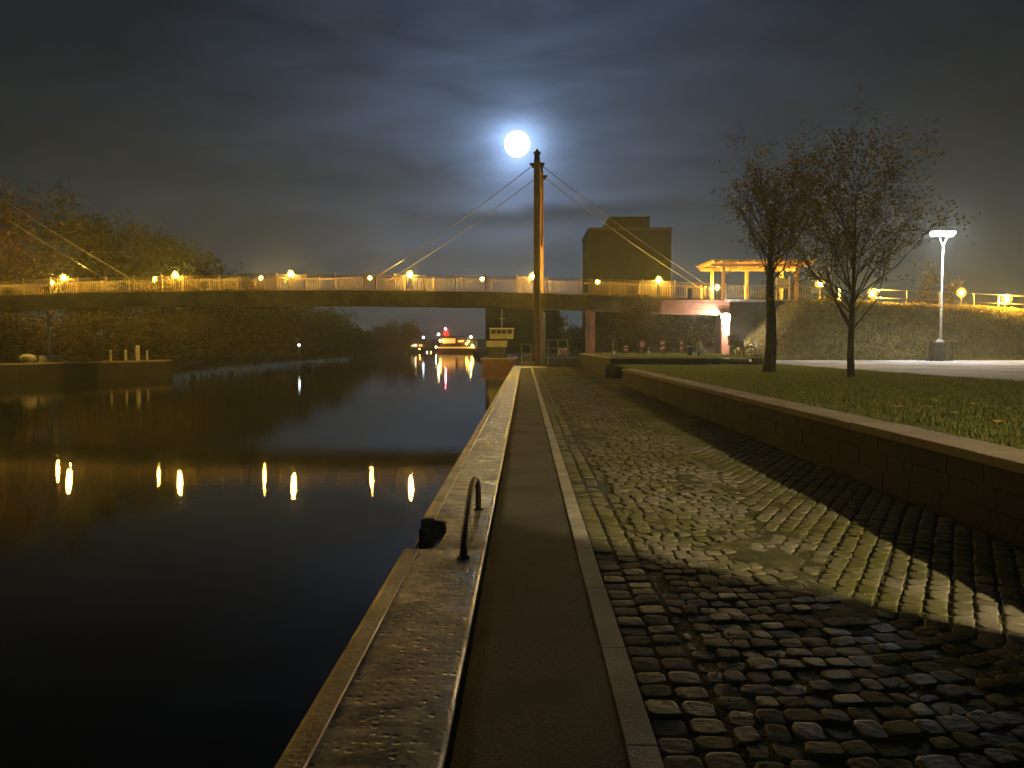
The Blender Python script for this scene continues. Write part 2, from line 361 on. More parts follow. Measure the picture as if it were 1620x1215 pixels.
for j in range(len(ys)-1):
    for i in range(NX): fs.append((j*st+i, j*st+i+1, (j+1)*st+i+1, (j+1)*st+i))
    fs.append((j*st+NX+1, j*st, (j+1)*st, (j+1)*st+NX+1)); fs.append((j*st+NX, j*st+NX+2, (j+1)*st+NX+2, (j+1)*st+NX))
fs.append(tuple(range(NX+1)) + (NX+2, NX+1))
mb.add(vs, fs)
struct(mb, 'quay_edge', MT['coping'], 'worn pitted concrete coping along the water with a ladder notch', 'quay edge', smooth=True)
# rounded steel edge angle
mb = MB()
for ya, yb in ((Y0, 5.93), (6.98, 61.5)):
    prof = [(XL+.125, .004), (XL+.118, .012), (XL+.035, .016), (XL+.008, .008), (XL-.004, -.012), (XL-.004, -.16), (XL+.013, -.16)]
    n = len(prof); seg = 40 if yb > 10 else 12; vs = []; fs = []
    for j in range(seg+1):
        y = ya + (yb-ya)*j/seg; w = .003*mnoise.noise(Vector((0, y*.9, 5)))
        vs += [(x+w, y, z+w*.6) for x, z in prof]
    for j in range(seg):
        for i in range(n-1): fs.append((j*n+i, j*n+i+1, (j+1)*n+i+1, (j+1)*n+i))
    fs += [tuple(range(n)), tuple(range(seg*n+n-1, seg*n-1, -1))]
    mb.add(vs, fs)
MT['angle'] = mat('steel_angle', (.34, .30, .20), (.20, .17, .11), 3, .6, .35, 40, metal=.35, rough2=.4, c3=(.15, .12, .08), s3=2.2)
struct(mb, 'edge_rail', MT['angle'], 'pale rounded steel angle along the outer quay edge', 'edge rail', smooth=False)
mb = MB(); mb.b2(XG+.002, XA-.002, Y0, 61.4, -.4, -.05)
struct(mb, 'gutter', MT['soil'], 'dark narrow gap between coping and asphalt', 'gap')
# asphalt strip
mb = MB(); seg = 160; vs = []; fs = []
YA = 37.0
for j in range(seg+1):
    y = Y0 + (YA-Y0)*j/seg
    for i in range(7):
        x = XA + (XS0-.004-XA)*i/6
        vs.append((x, y, -.004 + .007*mnoise.noise(Vector((x*1.2, y*.8, 9))) - (.008 if i == 0 else 0)))
    vs.append((XA, y, -.4))
for j in range(seg):
    for i in range(6): fs.append((j*8+i, j*8+i+1, (j+1)*8+i+1, (j+1)*8+i))
    fs.append((j*8+7, j*8, (j+1)*8, (j+1)*8+7))
mb.add(vs, fs); struct(mb, 'path', MT['asphalt'], 'narrow dark asphalt strip running along the quay', 'path', smooth=True)
mb = MB(); mb.b2(XA, XS0-.004, YA, 54, -.4, -.09); mb.b2(XA, XS0-.004, 54, 54.3, -.4, .01)
for k in range(16): mb.b2(XA+.01, XS0-.012, YA+.2+k*1.05, YA+.25+k*1.05, -.092, -.07)
struct(mb, 'drain_channel', MT['green'], 'dark green sunken channel at the far end of the asphalt strip', 'channel')
mb = MB(); mb.b2(XG, 1.6, 54.3+.003, 61.5, -.3, .008)
struct(mb, 'pavement', MT['concrete'], 'pale concrete slab in front of the bridge pylon', 'pavement')
# pale edging: kerb stones butted end to end
mb = MB(); y = Y0; k = 0
while y < 54:
    l = 1.0 if y < 54-1 else 54-y
    j1 = .002*rnd.uniform(-1, 1)
    mb.b2(XS0+j1, XS1+j1, y+.002, y+l-.002, -.3, .006+.002*rnd.random()); y += l
struct(mb, 'kerb_strip', MT['strip'], 'long pale stone edging between asphalt and cobbles', 'kerb', bevel=.004)

# ------------------------------------------------------------------ COBBLES
mb = MB()
def stone(cs, hz, r):
    # cs four corners (ccw); soft pillow with rounded shoulders
    c = sum((Vector((*q, 0)) for q in cs), Vector())/4
    ring = []
    for i in range(4):
        a = Vector((*cs[i], 0)); b2 = Vector((*cs[(i+1) % 4], 0)); pa = Vector((*cs[i-1], 0))
        ring.append(a + (pa-a)*.16); ring.append(a + (b2-a)*.16)
    z = hz; vs = []
    tl = (r.uniform(-.05, .05), r.uniform(-.05, .05))
    for (k, dz) in ((1, -.04), (.985, -.003), (.95, .0015), (.78, .0025)):
        for q in ring:
            p_ = c + (q-c)*k; vs.append((p_.x, p_.y, z + dz + (p_.x-c.x)*tl[0] + (p_.y-c.y)*tl[1] + r.uniform(-.0015, .0015)))
    vs.append((c.x, c.y, z+.0025))
    fs = []
    for l_ in range(3):
        for i in range(8): fs.append((l_*8+i, l_*8+(i+1) % 8, (l_+1)*8+(i+1) % 8, (l_+1)*8+i))
    for i in range(8): fs.append((24+i, 24+(i+1) % 8, 32))
    mb.add(vs, fs)
def stone_far(cs, hz, r):
    c = sum((Vector((*q, 0)) for q in cs), Vector())/4; vs = []
    for (k, dz) in ((1, -.03), (.82, .0)):
        for q in cs:
            p_ = c + (Vector((*q, 0))-c)*k; vs.append((p_.x, p_.y, hz + dz + r.uniform(-.002, .002)))
    mb.add(vs, [(0, 1, 5, 4), (1, 2, 6, 5), (2, 3, 7, 6), (3, 0, 4, 7), (4, 5, 6, 7)])
def gz(x, y): return -.012 + .022*mnoise.noise(Vector((x*.7, y*.45, 1))) + (-.012 if x < .9 else 0)
rs = random.Random(3)
# gutter rows along the edging
for row in range(2):
    x0 = XS1+.006+row*.165; y = -1.0
    while y < 54:
        l = rs.uniform(.13, .19); g = .007
        cs = [(x0+g, y+g), (x0+.16-g+rs.uniform(-.008, .008), y+g), (x0+.16-g, y+l-g), (x0+g+rs.uniform(-.006, .006), y+l-g)]
        (stone if y < 16 else stone_far)(cs, gz(x0, y)+rs.uniform(-.006, .006), rs); y += l
# field: arcs on the quay side, straight diagonal courses towards the wall
XC, RA = 1.15, 3.2
XF0, XF1 = XS1+.345, 3.99
def bound(y): return 2.0 + .22*mnoise.noise(Vector((0, y*.5, 20))) + (.5 if y > 9 else .5*max(0, (y-6)/3)) + (2.2*(1-max(0, y-3.0)/1.5) if y < 4.5 else 0)
def arcY(c, x): d = max(-RA*.93, min(RA*.93, x-XC)); return c + RA - math.sqrt(RA*RA-d*d)
c = -3.6; pitch = .136
while c < 55:
    x = XF0 + rs.uniform(-.04, .0)
    wob = rs.uniform(-.012, .012)
    while x < 3.9:
        l = rs.uniform(.10, .165); x2 = x+l; g = rs.uniform(.004, .009)
        xa = max(x, XF0)+g; xb = x2-g
        ya0 = arcY(c, xa); yb0 = arcY(c, xb)
        if xb-xa > .04 and xb < bound(ya0)+.02 and -1 < ya0 < 55.5:
            j = [rs.uniform(-.014, .014) for _ in range(8)]
            sl = (x-XC)/3.0; lean = -sl*.5*pitch
            tw_ = rs.uniform(-.07, .07); j = [q+dq for q, dq in zip(j, (0, -tw_*.07, 0, tw_*.07, 0, tw_*.07, 0, -tw_*.07))]
            cs = [(xa+j[0], ya0+g+wob+j[1]), (xb+j[2], yb0+g+wob+j[3]), (xb+lean+j[4], yb0+pitch-g+j[5]), (max(XF0, xa+lean+j[6]), ya0+pitch-g+j[7])]
            (stone if ya0 < 15 else stone_far)(cs, gz(x, ya0)+rs.uniform(-.011, .008), rs)
        x = x2
    c += pitch
UX, UY = .49, .872      # course direction
w_ = .135; k = -260
while k < 60:
    # course k: line through (XF1 + k*w_/UY, 0) shifted
    o_ = k*w_; t_ = -4 + rs.uniform(0, .2); wb = rs.uniform(-.008, .008)
    # point = (4,0) + t*(UX,UY) + o*(UY,-UX)
    while t_ < 70:
        l = rs.uniform(.12, .21); g = rs.uniform(.004, .009); gs = .010
        def P2(t, o): return (4 + t*UX + o*UY, t*UY - o*UX)
        cx, cy = P2(t_+l/2, o_+w_/2)
        if bound(cy)-.02 < cx < XF1-.05 and -1 < cy < 55.5:
            j = [rs.uniform(-.008, .008) for _ in range(8)]
            cs = [P2(t_+g+j[0], o_+w_-gs+wb+j[1]), P2(t_+l-g+j[2], o_+w_-gs+wb+j[3]), P2(t_+l-g+j[4], o_+gs+wb+j[5]), P2(t_+g+j[6], o_+gs+wb+j[7])]
            cs = [(min(a, XF1), b_) for a, b_ in cs]
            (stone if cy < 15 else stone_far)(cs, gz(cx, cy)+rs.uniform(-.005, .005), rs)
        t_ += l
        if 4 + t_*UX + o_*UY > 4.3: break
        if 4 + t_*UX + o_*UY < 1.0: t_ = max(t_, (1.0-4-o_*UY)/UX)
    k += 1
def mossh(x, y):
    q = mnoise.noise(Vector((x*1.3, y*.55, 33))) + .55*mnoise.noise(Vector((x*6, y*4, 8))) + .30*math.exp(-((x-bound(y))/.35)**2) + .16*math.exp(-((x-1.7)/.8)**2) - .36
    return .022*max(0, min(1, q/.45)) - .003
struct(mb, 'cobblestone_paving', MT['cobble'], 'uneven mossy cobblestone paving laid in arcs along the quay', 'cobbles', smooth=True)
mb = MB(); vs = []; fs = []; nx, ny = 44, 620
for j in range(ny+1):
    for i in range(nx+1):
        x = XS1+.002 + (4.0-XS1)*i/nx; y = Y0 + (61.5-Y0)*j/ny
        vs.append((x, y, gz(x, y)-.0095+.004*mnoise.noise(Vector((x*25, y*25, 1)))+mossh(x, y)))
for j in range(ny):
    for i in range(nx): fs.append((j*(nx+1)+i, j*(nx+1)+i+1, (j+1)*(nx+1)+i+1, (j+1)*(nx+1)+i))
mb.add(vs, fs); struct(mb, 'paving_bed', MT['moss'], 'dark mossy soil showing in the cobble joints', 'soil', smooth=True)
# moss and grass tufts  growing in the joints
mb = MB(); rg = random.Random(11)
for _ in range(14000):
    x = rg.uniform(.75, 3.9); y = rg.uniform(2.2, 30)**1.0
    if mnoise.noise(Vector((x*.9, y*.4, 40))) < .12 - .25*math.exp(-((x-2.0)/.7)**2): continue
    h = rg.uniform(.012, .03); a = rg.uniform(0, 6.28); w = .008
    z = gz(x, y)-.012
    mb.add([(x-w*math.cos(a), y-w*math.sin(a), z), (x+w*math.cos(a), y+w*math.sin(a), z), (x+rg.uniform(-.015, .015), y+rg.uniform(-.015, .015), z+h)], [(0, 1, 2)])
tag(mb.build('moss', MT['grassb']), 'moss and short weeds growing between the cobbles', 'moss', kind='stuff')

# ------------------------------------------------------------------ RETAINING WALLS, LAWNS, PLAZA
WH = .66; WX = 4.0
w = thing('retaining_wall', (WX, 10, 0), 'long low dark retaining wall with pale coping beside the cobbles', 'wall')
mb = MB(); seg = 90; y0, y1 = Y0, 31.7
mb.b2(WX+.03, WX+.48, y0, y1, -.3, WH-.09)
# courses of blocks on the visible face
for r_ in range(3):
    y = y0 + (r_ % 2)*.35; zc = .0 + r_*.19
    while y < y1:
        l = rnd.uniform(.55, .8); yb = min(y+l, y1)
        o_ = rnd.uniform(0, .012)
        mb.b2(WX+.018-o_*.6, WX+.031, y+.003, yb-.003, zc+.003, zc+.187); y = yb
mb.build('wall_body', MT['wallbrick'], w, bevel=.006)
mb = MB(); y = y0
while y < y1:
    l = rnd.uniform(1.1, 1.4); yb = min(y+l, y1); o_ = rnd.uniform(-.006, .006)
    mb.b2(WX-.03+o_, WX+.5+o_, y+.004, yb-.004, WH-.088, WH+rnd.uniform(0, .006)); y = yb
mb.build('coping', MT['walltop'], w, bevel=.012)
w = thing('terrace_wall', (4.3, 39, 0), 'higher terrace wall turning a corner beyond the low wall', 'wall')
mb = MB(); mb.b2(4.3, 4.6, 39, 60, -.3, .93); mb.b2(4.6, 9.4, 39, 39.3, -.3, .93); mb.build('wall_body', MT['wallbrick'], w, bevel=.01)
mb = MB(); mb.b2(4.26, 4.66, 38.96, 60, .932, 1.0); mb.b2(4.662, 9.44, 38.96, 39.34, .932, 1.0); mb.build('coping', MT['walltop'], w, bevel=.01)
w = thing('end_wall', (4.3, 34, 0), 'short cross wall closing the end of the long low wall', 'wall')
mb = MB(); mb.b2(4.05, 9, 31.72, 32.0, -.3, .60); mb.build('wall_body', MT['wallbrick'], w, bevel=.01)
def sheet(x0, x1, y0, y1, z, nx, ny, amp, fr):
    mb = MB(); vs = []; fs = []
    for j in range(ny+1):
        for i in range(nx+1):
            x = x0+(x1-x0)*i/nx; y = y0+(y1-y0)*j/ny
            vs.append((x, y, z + amp*mnoise.noise(Vector((x*fr, y*fr, 2)))))
    for j in range(ny):
        for i in range(nx): fs.append((j*(nx+1)+i, j*(nx+1)+i+1, (j+1)*(nx+1)+i+1, (j+1)*(nx+1)+i))
    return mb.add(vs, fs)
LZ = .655
struct(sheet(4.51, 13.4, Y0, 38.95, LZ-.03, 30, 90, .035, .6), 'lawn', MT['lawn'], 'grass strip behind the low retaining wall', 'lawn', smooth=True)
struct(sheet(4.66, 13.8, 39.34, 66, .985, 20, 40, .03, .5), 'lawn', MT['lawn'], 'raised green lawn on the terrace under the bridge', 'lawn', smooth=True)
struct(sheet(13.0, 70, 8, 51, LZ+.006, 60, 50, .01, .3), 'plaza', MT['plaza'], 'pale gravel plaza lit white by the park lamp', 'plaza', smooth=True)
mb = MB(); mb.b2(13.4, 70, Y0, 8, .3, LZ+.004); mb.b2(4.05, 13.4, 38.9, 38.95, 0, LZ)
struct(mb, 'ground', MT['ground'], 'earth behind the low wall at the right edge', 'ground')
# grass blades
mb = MB()
def blades(n, x0, x1, y0, y1, z, hmin, hmax, pw=1.0):
    for _ in range(n):
        x = rg.uniform(x0, x1); y = y0 + (y1-y0)*rg.random()**pw
        zz = z(x, y) if callable(z) else z
        h = rg.uniform(hmin, hmax)*(1+.5*mnoise.noise(Vector((x*1.5, y*1.5, 7)))); a = rg.uniform(0, 3.14); w = h*.16+.004
        mb.add([(x-w*math.cos(a), y-w*math.sin(a), zz), (x+w*math.cos(a), y+w*math.sin(a), zz), (x+rg.uniform(-.5, .5)*h, y+rg.uniform(-.5, .5)*h, zz+h)], [(0, 1, 2)])
blades(110000, 4.46, 13.2, 5, 38.9, LZ-.04, .04, .085, 1.3)
tag(mb.build('grass', MT['grassb']), 'short green grass growing on the strip behind the low wall', 'grass', kind='stuff')
mb = MB(); blades(14000, 4.7, 13.6, 39.4, 60, .96, .07, .14)
tag(mb.build('grass', MT['grassb']), 'grass growing on the raised terrace near the bridge', 'grass', kind='stuff')
# embankment
def emb(x, y):
    # foot at Y=50, crest 58..64
    crest = 5.0 - .045*(x-20) if x > 20 else 5.0
    crest = max(3.6, crest) + .05*math.sin(x*.8)
    t_ = min(1, max(0, (y-50.4)/7.6)); up = t_*t_*(3-2*t_); lx = min(1, max(0, (x-15.3)/5.5)); up *= lx*lx*(3-2*lx)
    dn = min(1, max(0, (y-67)/10))
    return LZ + .02 + (crest-LZ)*up*(1-dn) - .03*(y <= 50.4) + .10*mnoise.noise(Vector((x*.5, y*.5, 4)))*min(1, up*4)
mb = MB(); vs = []; fs = []; nx, ny = 110, 50
for j in range(ny+1):
    for i in range(nx+1):
        x = 14.5+(120-14.5)*(i/nx)**1.3; y = 49.5+(80-49.5)*j/ny; vs.append((x, y, emb(x, y)))
for j in range(ny):
    for i in range(nx): fs.append((j*(nx+1)+i, j*(nx+1)+i+1, (j+1)*(nx+1)+i+1, (j+1)*(nx+1)+i))
mb.add(vs, fs); struct(mb, 'embankment', MT['slope'], 'grassy embankment carrying the lit walkway on the right', 'embankment', smooth=True)
mb = MB(); blades(45000, 16, 50, 50, 60, emb, .10, .26)
tag(mb.build('grass', MT['grassd']), 'rough grass covering the slope of the embankment', 'grass', kind='stuff')
# fallen leaves
def leafobj(x, y, z, s, m, where, i):
    mb = MB(); a = rg.uniform(0, 6.28); pts = []
    for k in range(9):
        b_ = 2*math.pi*k/9; q = s*(1 if k % 2 else .62)*(1.25 if k == 0 else 1); pts.append(Vector((q*math.cos(b_+a), q*math.sin(b_+a), .012*math.sin(b_*2)+.012)))
    vs = pts + [Vector((0, 0, .022))]
    mb.add([v_+Vector((x, y, z)) for v_ in vs], [(k, (k+1) % 9, 9) for k in range(9)])
    return tag(mb.build('fallen_leaf', m, base=(x, y, z)), where, 'leaf', 'fallen autumn leaves')
gy = [(1295, 645), (1420, 667), (1376, 618), (1484, 619), (1477, 635), (1320, 607), (1560, 628), (1600, 648), (1510, 655), (1450, 650), (1268, 622), (1250, 603), (1345, 655), (1575, 668), (1535, 640)]
for i, (px, py) in enumerate(gy):
    r_ = ray(px, py); q = (LZ+.05-CH)/r_.z; P_ = Vector((0, 0, CH)) + r_*q
    if i in (1,): continue
    leafobj(P_.x, P_.y, LZ+.055, .085 if i == 1 else .075, MT['leafy' if i % 3 else 'leafb'], 'small pale fallen leaf lying on the grass strip', i)
r_ = ray(1420, 645); q = (LZ+.05-CH)/r_.z; P_ = Vector((0, 0, CH))+r_*q; leafobj(P_.x, P_.y, LZ+.06, .11, MT['leafy'], 'largest bright yellow fallen leaf on the grass strip', 0)
for (px, py, lb) in ((1362, 849, 'orange fallen leaf on the lit cobbles near the wall shadow'),):
    r_ = ray(px, py); q = (0-CH)/r_.z; P_ = Vector((0, 0, CH))+r_*q; leafobj(P_.x, P_.y, .01, .05, MT['leafy'], lb, 0)
for (px, py) in ((744, 857),):
    r_ = ray(px, py); q = (0-CH)/r_.z; P_ = Vector((0, 0, CH))+r_*q; leafobj(P_.x, P_.y, .006, .035, MT['leafy'], 'small orange fallen leaf on the quay coping beside the ladder handle', 0)
for (px, py) in ((735, 838), (690, 852)):
    pass

# ------------------------------------------------------------------ QUAY LADDER
lad = thing('quay_ladder', (-.8, 6.45, 0), 'dark steel ladder with a grab handle standing up from the quay notch', 'ladder')
hp = [(-.465, 5.72, -.02), (-.468, 5.78, .06), (-.474, 6.05, .15), (-.482, 6.5, .245), (-.488, 6.9, .305), (-.488, 7.1, .325), (-.48, 7.25, .33), (-.468, 7.36, .30), (-.458, 7.41, .22), (-.455, 7.42, -.02)]
mb = MB(); mb.tube(hp, .029, 12); mb.build('grab_handle', MT['rust'], lad, smooth=True)
for (x, y) in ((-.465, 5.72), (-.455, 7.42)):
    mb = MB(); mb.tube([(x, y, -.004), (x, y, .012)], .05, 12); mb.tube([(x+.034, y, .012), (x+.034, y, .02)], .008, 6); mb.build('foot_plate', MT['rust'], lad)
mb = MB(); mb.b2(-.785, -.69, 6.0, 6.93, -.6, -.10); mb.b2(-.90, -.786, 5.97, 6.94, -.6, -.26)
struct(mb, 'quay_edge', MT['coping'], 'worn stepped ledge inside the ladder notch', 'quay edge', bevel=.015)
for x in (6.12, 6.78):
    mb = MB(); mb.tube([(-.935, x, -.04), (-.935, x, -2.0)], .02, 8); mb.build('side_rail', MT['rust'], lad, smooth=True)
for k in range(6):
    mb = MB(); mb.tube([(-.935, 6.12, -.12-.28*k), (-.935, 6.78, -.12-.28*k)], .014, 8); mb.build('rung', MT['rust'], lad, smooth=True)

# ------------------------------------------------------------------ FOOTBRIDGE
BD = Vector((.9968, -.0797, 0)); BN = Vector((.0797, .9968, 0)); BO = Vector((-39.3, 65.2, 0)); BA = math.atan2(BD.y, BD.x)
def rt(s): return 7.45-.067*(s/10-1.6)**2
def B(s, t_, z): v_ = BO + BD*s + BN*t_; return Vector((v_.x, v_.y, z))
SE = 54.6; SW = -40; BW = 3.2
br = thing('footbridge', (1.0, 62, 0), 'long arched cable stayed footbridge with picket railings crossing the river', 'bridge')
def ribbon(prof, s0, s1, n):
    # prof: list of (t, dz) closed loop relative to rail top
    mb = MB(); k = len(prof); vs = []; fs = []
    for i in range(n+1):
        s = s0+(s1-s0)*i/n
        vs += [B(s, t_, rt(s)+dz) for t_, dz in prof]
    for i in range(n):
        for j in range(k): fs.append((i*k+j, (i+1)*k+j, (i+1)*k+(j+1) % k, i*k+(j+1) % k))
    fs += [tuple(range(k)), tuple(range(n*k+k-1, n*k-1, -1))]
    return mb.add(vs, fs)
def rect(t0, t1, z0, z1): return [(t0, z0), (t1, z0), (t1, z1), (t0, z1)]
ribbon(rect(-.16, BW+.16, -1.33, -1.22), SW, SE, 60).build('deck', MT['girder'], br)
ribbon(rect(.0, .24, -2.42, -1.332), SW, SE, 60).build('girder', MT['girder'], br)
ribbon(rect(BW-.24, BW, -2.42, -1.332), SW, SE, 60).build('girder', MT['girder'], br)
ribbon(rect(-.12, .36, -2.46, -2.422), SW, SE, 60).build('girder_flange', MT['girder'], br)
for i, s in enumerate([SW+4+7.2*k for k in range(13)]):
    mb = MB(); v_ = B(s, BW/2, rt(s)-1.9); mb.box(v_, (.15, BW-.5, .5), BA); mb.build('cross_beam', MT['girder'], br)
for side, t_ in (('near', -.06), ('far', BW+.06)):
    s = SW
    while s < SE-.1:
        e = min(s+10, SE); mb = MB()
        for sgn, (dz, hh, ww) in enumerate(((0, .05, .09), (-.10, .03, .035), (-1.10, .04, .04))):
            n = 4
            for q in range(n):
                a_, b_ = s+(e-s)*q/n, s+(e-s)*(q+1)/n
                P0, P1 = B(a_, t_, rt(a_)+dz), B(b_, t_, rt(b_)+dz); c_ = (P0+P1)/2; d_ = P1-P0
                mb.box(c_, (d_.length, ww, hh), BA, tilt=(0, -math.atan2(d_.z, math.hypot(d_.x, d_.y))))
        k = s+.1
        while k < e:
            mb.box(B(k, t_, rt(k)-.60), (.035, .018, 1.0), BA); k += .19
        rl = mb.build('railing', MT['rail'], br)
        k = s+1.25
        while k < e+.01:
            mb = MB(); mb.box(B(k, t_, rt(k)-.57), (.09, .09, 1.32), BA); mb.box(B(k, t_, rt(k)+.11), (.11, .11, .04), BA); mb.build('post', MT['rail'], rl); k += 2.5
        s = e
# pylons
def pylon(s0):
    for t_, lab in ((-.62, 'near'), (BW+.62, 'far')):
        zb = -.02
        mb = MB(); c_ = B(s0, t_, 0)
        mb.box((c_.x, c_.y, (16.2+zb)/2), (.56, .56, 16.2-zb), BA, taper=.9)
        co = mb.build('pylon_column', MT['pylon'], br, bevel=.03)
        mb = MB(); mb.box((c_.x, c_.y, 16.35), (.46, .46, .7), BA, taper=.85); mb.box((c_.x, c_.y, 16.76), (.56, .56, .12), BA); mb.box((c_.x, c_.y, 16.95), (.34, .34, .26), BA, taper=.3); mb.build('cap', MT['dark'], co)
        mb = MB(); mb.box((c_.x, c_.y, 15.9), (1.15, .34, .14), BA); mb.box((c_.x, c_.y, 15.72), (.8, .3, .22), BA); mb.build('cable_saddle', MT['dark'], co)
        mb = MB(); mb.b2(c_.x-.55, c_.x+.55, c_.y-.5, c_.y+.5, -.2, .30); mb.build('plinth', MT['concrete'], co, bevel=.02)
    for z in (4.5, 9.8, 14.6):
        mb = MB(); c_ = B(s0, BW/2, z); mb.box(c_, (.22, BW+1.24-.56, .25), BA); mb.build('cross_bar', MT['pylon'], br)
def cable(s0, z0, t_, s1):
    e = .35*(1 if s1 > s0 else -1)
    P0 = B(s0+e, t_*.0+(-.62 if t_ < 1 else BW+.62), z0); P1 = B(s1, t_, rt(s1)-.2)
    pts = []
    for k in range(9):
        q = k/8; v_ = P0.lerp(P1, q); v_.z -= .28*math.sin(math.pi*q); pts.append(v_)
    mb = MB(); mb.tube(pts, .03, 6); mb.build('cable', MT['steelc'], br, smooth=True)
    mb = MB(); mb.tube([pts[-1]+(pts[-3]-pts[-1]).normalized()*1.1, pts[-1]], .05, 8); mb.box(pts[-1]+Vector((0, 0, -.35)), (.16, .1, .9), BA); mb.build('cable_anchor', MT['rail'], br)
MT['steelc'] = mat('cable_steel', (.30, .27, .20), (.20, .18, .14), 9, .4, metal=.5)
SP = 40.4
pylon(SP); pylon(SP-84)
SPL = SP-84
for t_ in (-.2, BW+.2):
    cable(SP, 15.8, t_, SP-13.2); cable(SP, 15.8, t_, SP+13.4)
    cable(SPL, 15.8, t_, SPL+50-.6*0) if False else None
# the left bank's cables reach the deck at photo x=185
for t_ in (-.2, BW+.2):
    s1 = 3.9+(.6 if t_ > 1 else 0)
    z0 = 15.8; P0 = B(s1-13.6, t_, 15.4); P1 = B(s1, t_, rt(s1)-.15)
    mb = MB(); mb.tube([P0.lerp(P1, k/8)-Vector((0, 0, .15*math.sin(math.pi*k/8))) for k in range(9)], .033, 6); mb.build('cable', MT['steelc'], br, smooth=True)
# pier under the right approach and white tubes painting the far column's lit edges
for (px, Y) in ((930, 61.9), (937.5, 64.2)):
    P_ = at(px, 520, Y); mb = MB(); mb.box((P_.x, P_.y, 2.2), (.42, .42, 4.4), BA); mb.build('pier', MT['render'], br, bevel=.03)
for px in (857.5, 862):
    P_ = at(px, 520, 62.5); mb = MB(); mb.tube([(P_.x, P_.y, .1), (P_.x, P_.y, 4.3)], .06, 8); mb.build('drain_pipe', MT['white'], br, smooth=True)
# abutment and lit fascia
ab = thing('abutment', (16.5, 61, 0), 'pink rendered abutment block with a lit front column under the bridge end', 'abutment')
mb = MB(); mb.b2(16.0, 19.3, 61.6, 65, 0, 5.05); mb.build('side_wall', MT['hull2'], ab)
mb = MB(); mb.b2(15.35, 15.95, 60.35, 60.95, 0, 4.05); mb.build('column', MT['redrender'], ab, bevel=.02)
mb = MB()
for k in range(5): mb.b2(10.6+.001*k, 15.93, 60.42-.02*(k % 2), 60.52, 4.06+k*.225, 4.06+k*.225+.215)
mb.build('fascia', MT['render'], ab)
mb = MB(); mb.b2(15.4, 22.3, 60.1, 66, 5.06, 5.2); mb.build('platform', MT['concrete'], ab)
mb = MB(); c_ = at(1090, 466, 60.2); mb.box(c_, (.3, .25, .8), 0); mb.box(c_+Vector((0, 0, .43)), (.36, .3, .06)); mb.build('junction_box', MT['dark'], ab)
# platform railing
prl = thing('platform_railing', (18.5, 60.2, 5.2), 'picket railing along the platform under the pergola', 'railing')
mb = MB(); mb.b2(15.5, 22.2, 60.14, 60.2, 6.25, 6.3); mb.b2(15.5, 22.2, 60.15, 60.19, 5.33, 5.37)
k = 15.6
while k < 22.1: mb.b2(k, k+.035, 60.155, 60.185, 5.37, 6.25); k += .19
mb.build('pickets', MT['rail'], prl)
for x in (15.55, 17.2, 18.9, 20.55, 22.15):
    mb = MB(); mb.b2(x-.05, x+.05, 60.12, 60.22, 5.2, 6.42); mb.build('post', MT['rail'], prl)
# pergola
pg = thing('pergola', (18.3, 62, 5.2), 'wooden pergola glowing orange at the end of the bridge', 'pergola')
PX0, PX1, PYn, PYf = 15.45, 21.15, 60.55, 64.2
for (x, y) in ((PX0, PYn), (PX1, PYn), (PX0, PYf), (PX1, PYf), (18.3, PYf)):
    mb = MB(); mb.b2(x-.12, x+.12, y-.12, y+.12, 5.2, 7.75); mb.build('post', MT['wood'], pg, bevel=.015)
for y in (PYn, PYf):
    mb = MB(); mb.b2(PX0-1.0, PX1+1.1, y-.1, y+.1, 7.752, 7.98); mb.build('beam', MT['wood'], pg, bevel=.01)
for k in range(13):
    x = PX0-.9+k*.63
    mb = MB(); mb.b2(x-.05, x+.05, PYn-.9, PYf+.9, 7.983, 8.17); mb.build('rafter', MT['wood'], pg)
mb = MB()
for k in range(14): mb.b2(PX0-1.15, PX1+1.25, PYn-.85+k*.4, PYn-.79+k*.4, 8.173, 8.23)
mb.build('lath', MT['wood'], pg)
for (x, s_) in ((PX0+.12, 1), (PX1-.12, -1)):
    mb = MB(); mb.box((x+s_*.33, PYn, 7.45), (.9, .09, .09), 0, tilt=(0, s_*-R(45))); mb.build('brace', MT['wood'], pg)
# signs/figures-like boards on the platform
nb_ = thing('notice_board', (20.2, 60.9, 5.2), 'pale framed notice board standing behind the platform railing', 'notice board')
mb = MB(); mb.b2(19.75, 20.65, 60.88, 60.93, 6.1, 6.9); mb.build('panel', MT['cream'], nb_)
for x in (19.7, 20.7):
    mb = MB(); mb.b2(x-.04, x+.04, 60.86, 60.94, 5.2, 7.0); mb.build('post', MT['white'], nb_)

# ------------------------------------------------------------------ LAMPS
def globe_lamp(P_, label, m, post=.55, group='yellow lamps along the footbridge railing', r=.17, name='bridge_lamp'):
    P_ = Vector(P_)
    o = thing(name, P_-Vector((0, 0, post)), label, 'lamp', group)
    mb = MB(); mb.ball(P_, r*.72, 14); mb.build('bulb', m, o, smooth=True)
    mb = MB(); mb.ball(P_, r*1.75, 16); mb.build('globe', MT['shell'], o, smooth=True)  # outer ball paints the lamp's orange glow
    mb = MB(); mb.tube([P_-Vector((0, 0, post)), P_-Vector((0, 0, r*.9))], .035, 8); mb.tube([P_-Vector((0, 0, r*1.95)), P_-Vector((0, 0, r*1.65))], .09, 10); mb.build('stem', MT['rail'], o)
    mb = MB(); mb.tube([P_+Vector((0, 0, r*1.66)), P_+Vector((0, 0, r*1.8)), P_+Vector((0, 0, r*2.0))], [.17, .12, .03], 12); mb.build('cap', MT['dark'], o)
    return o
ords = ['first', 'second', 'third', 'fourth', 'fifth', 'sixth', 'seventh', 'eighth']
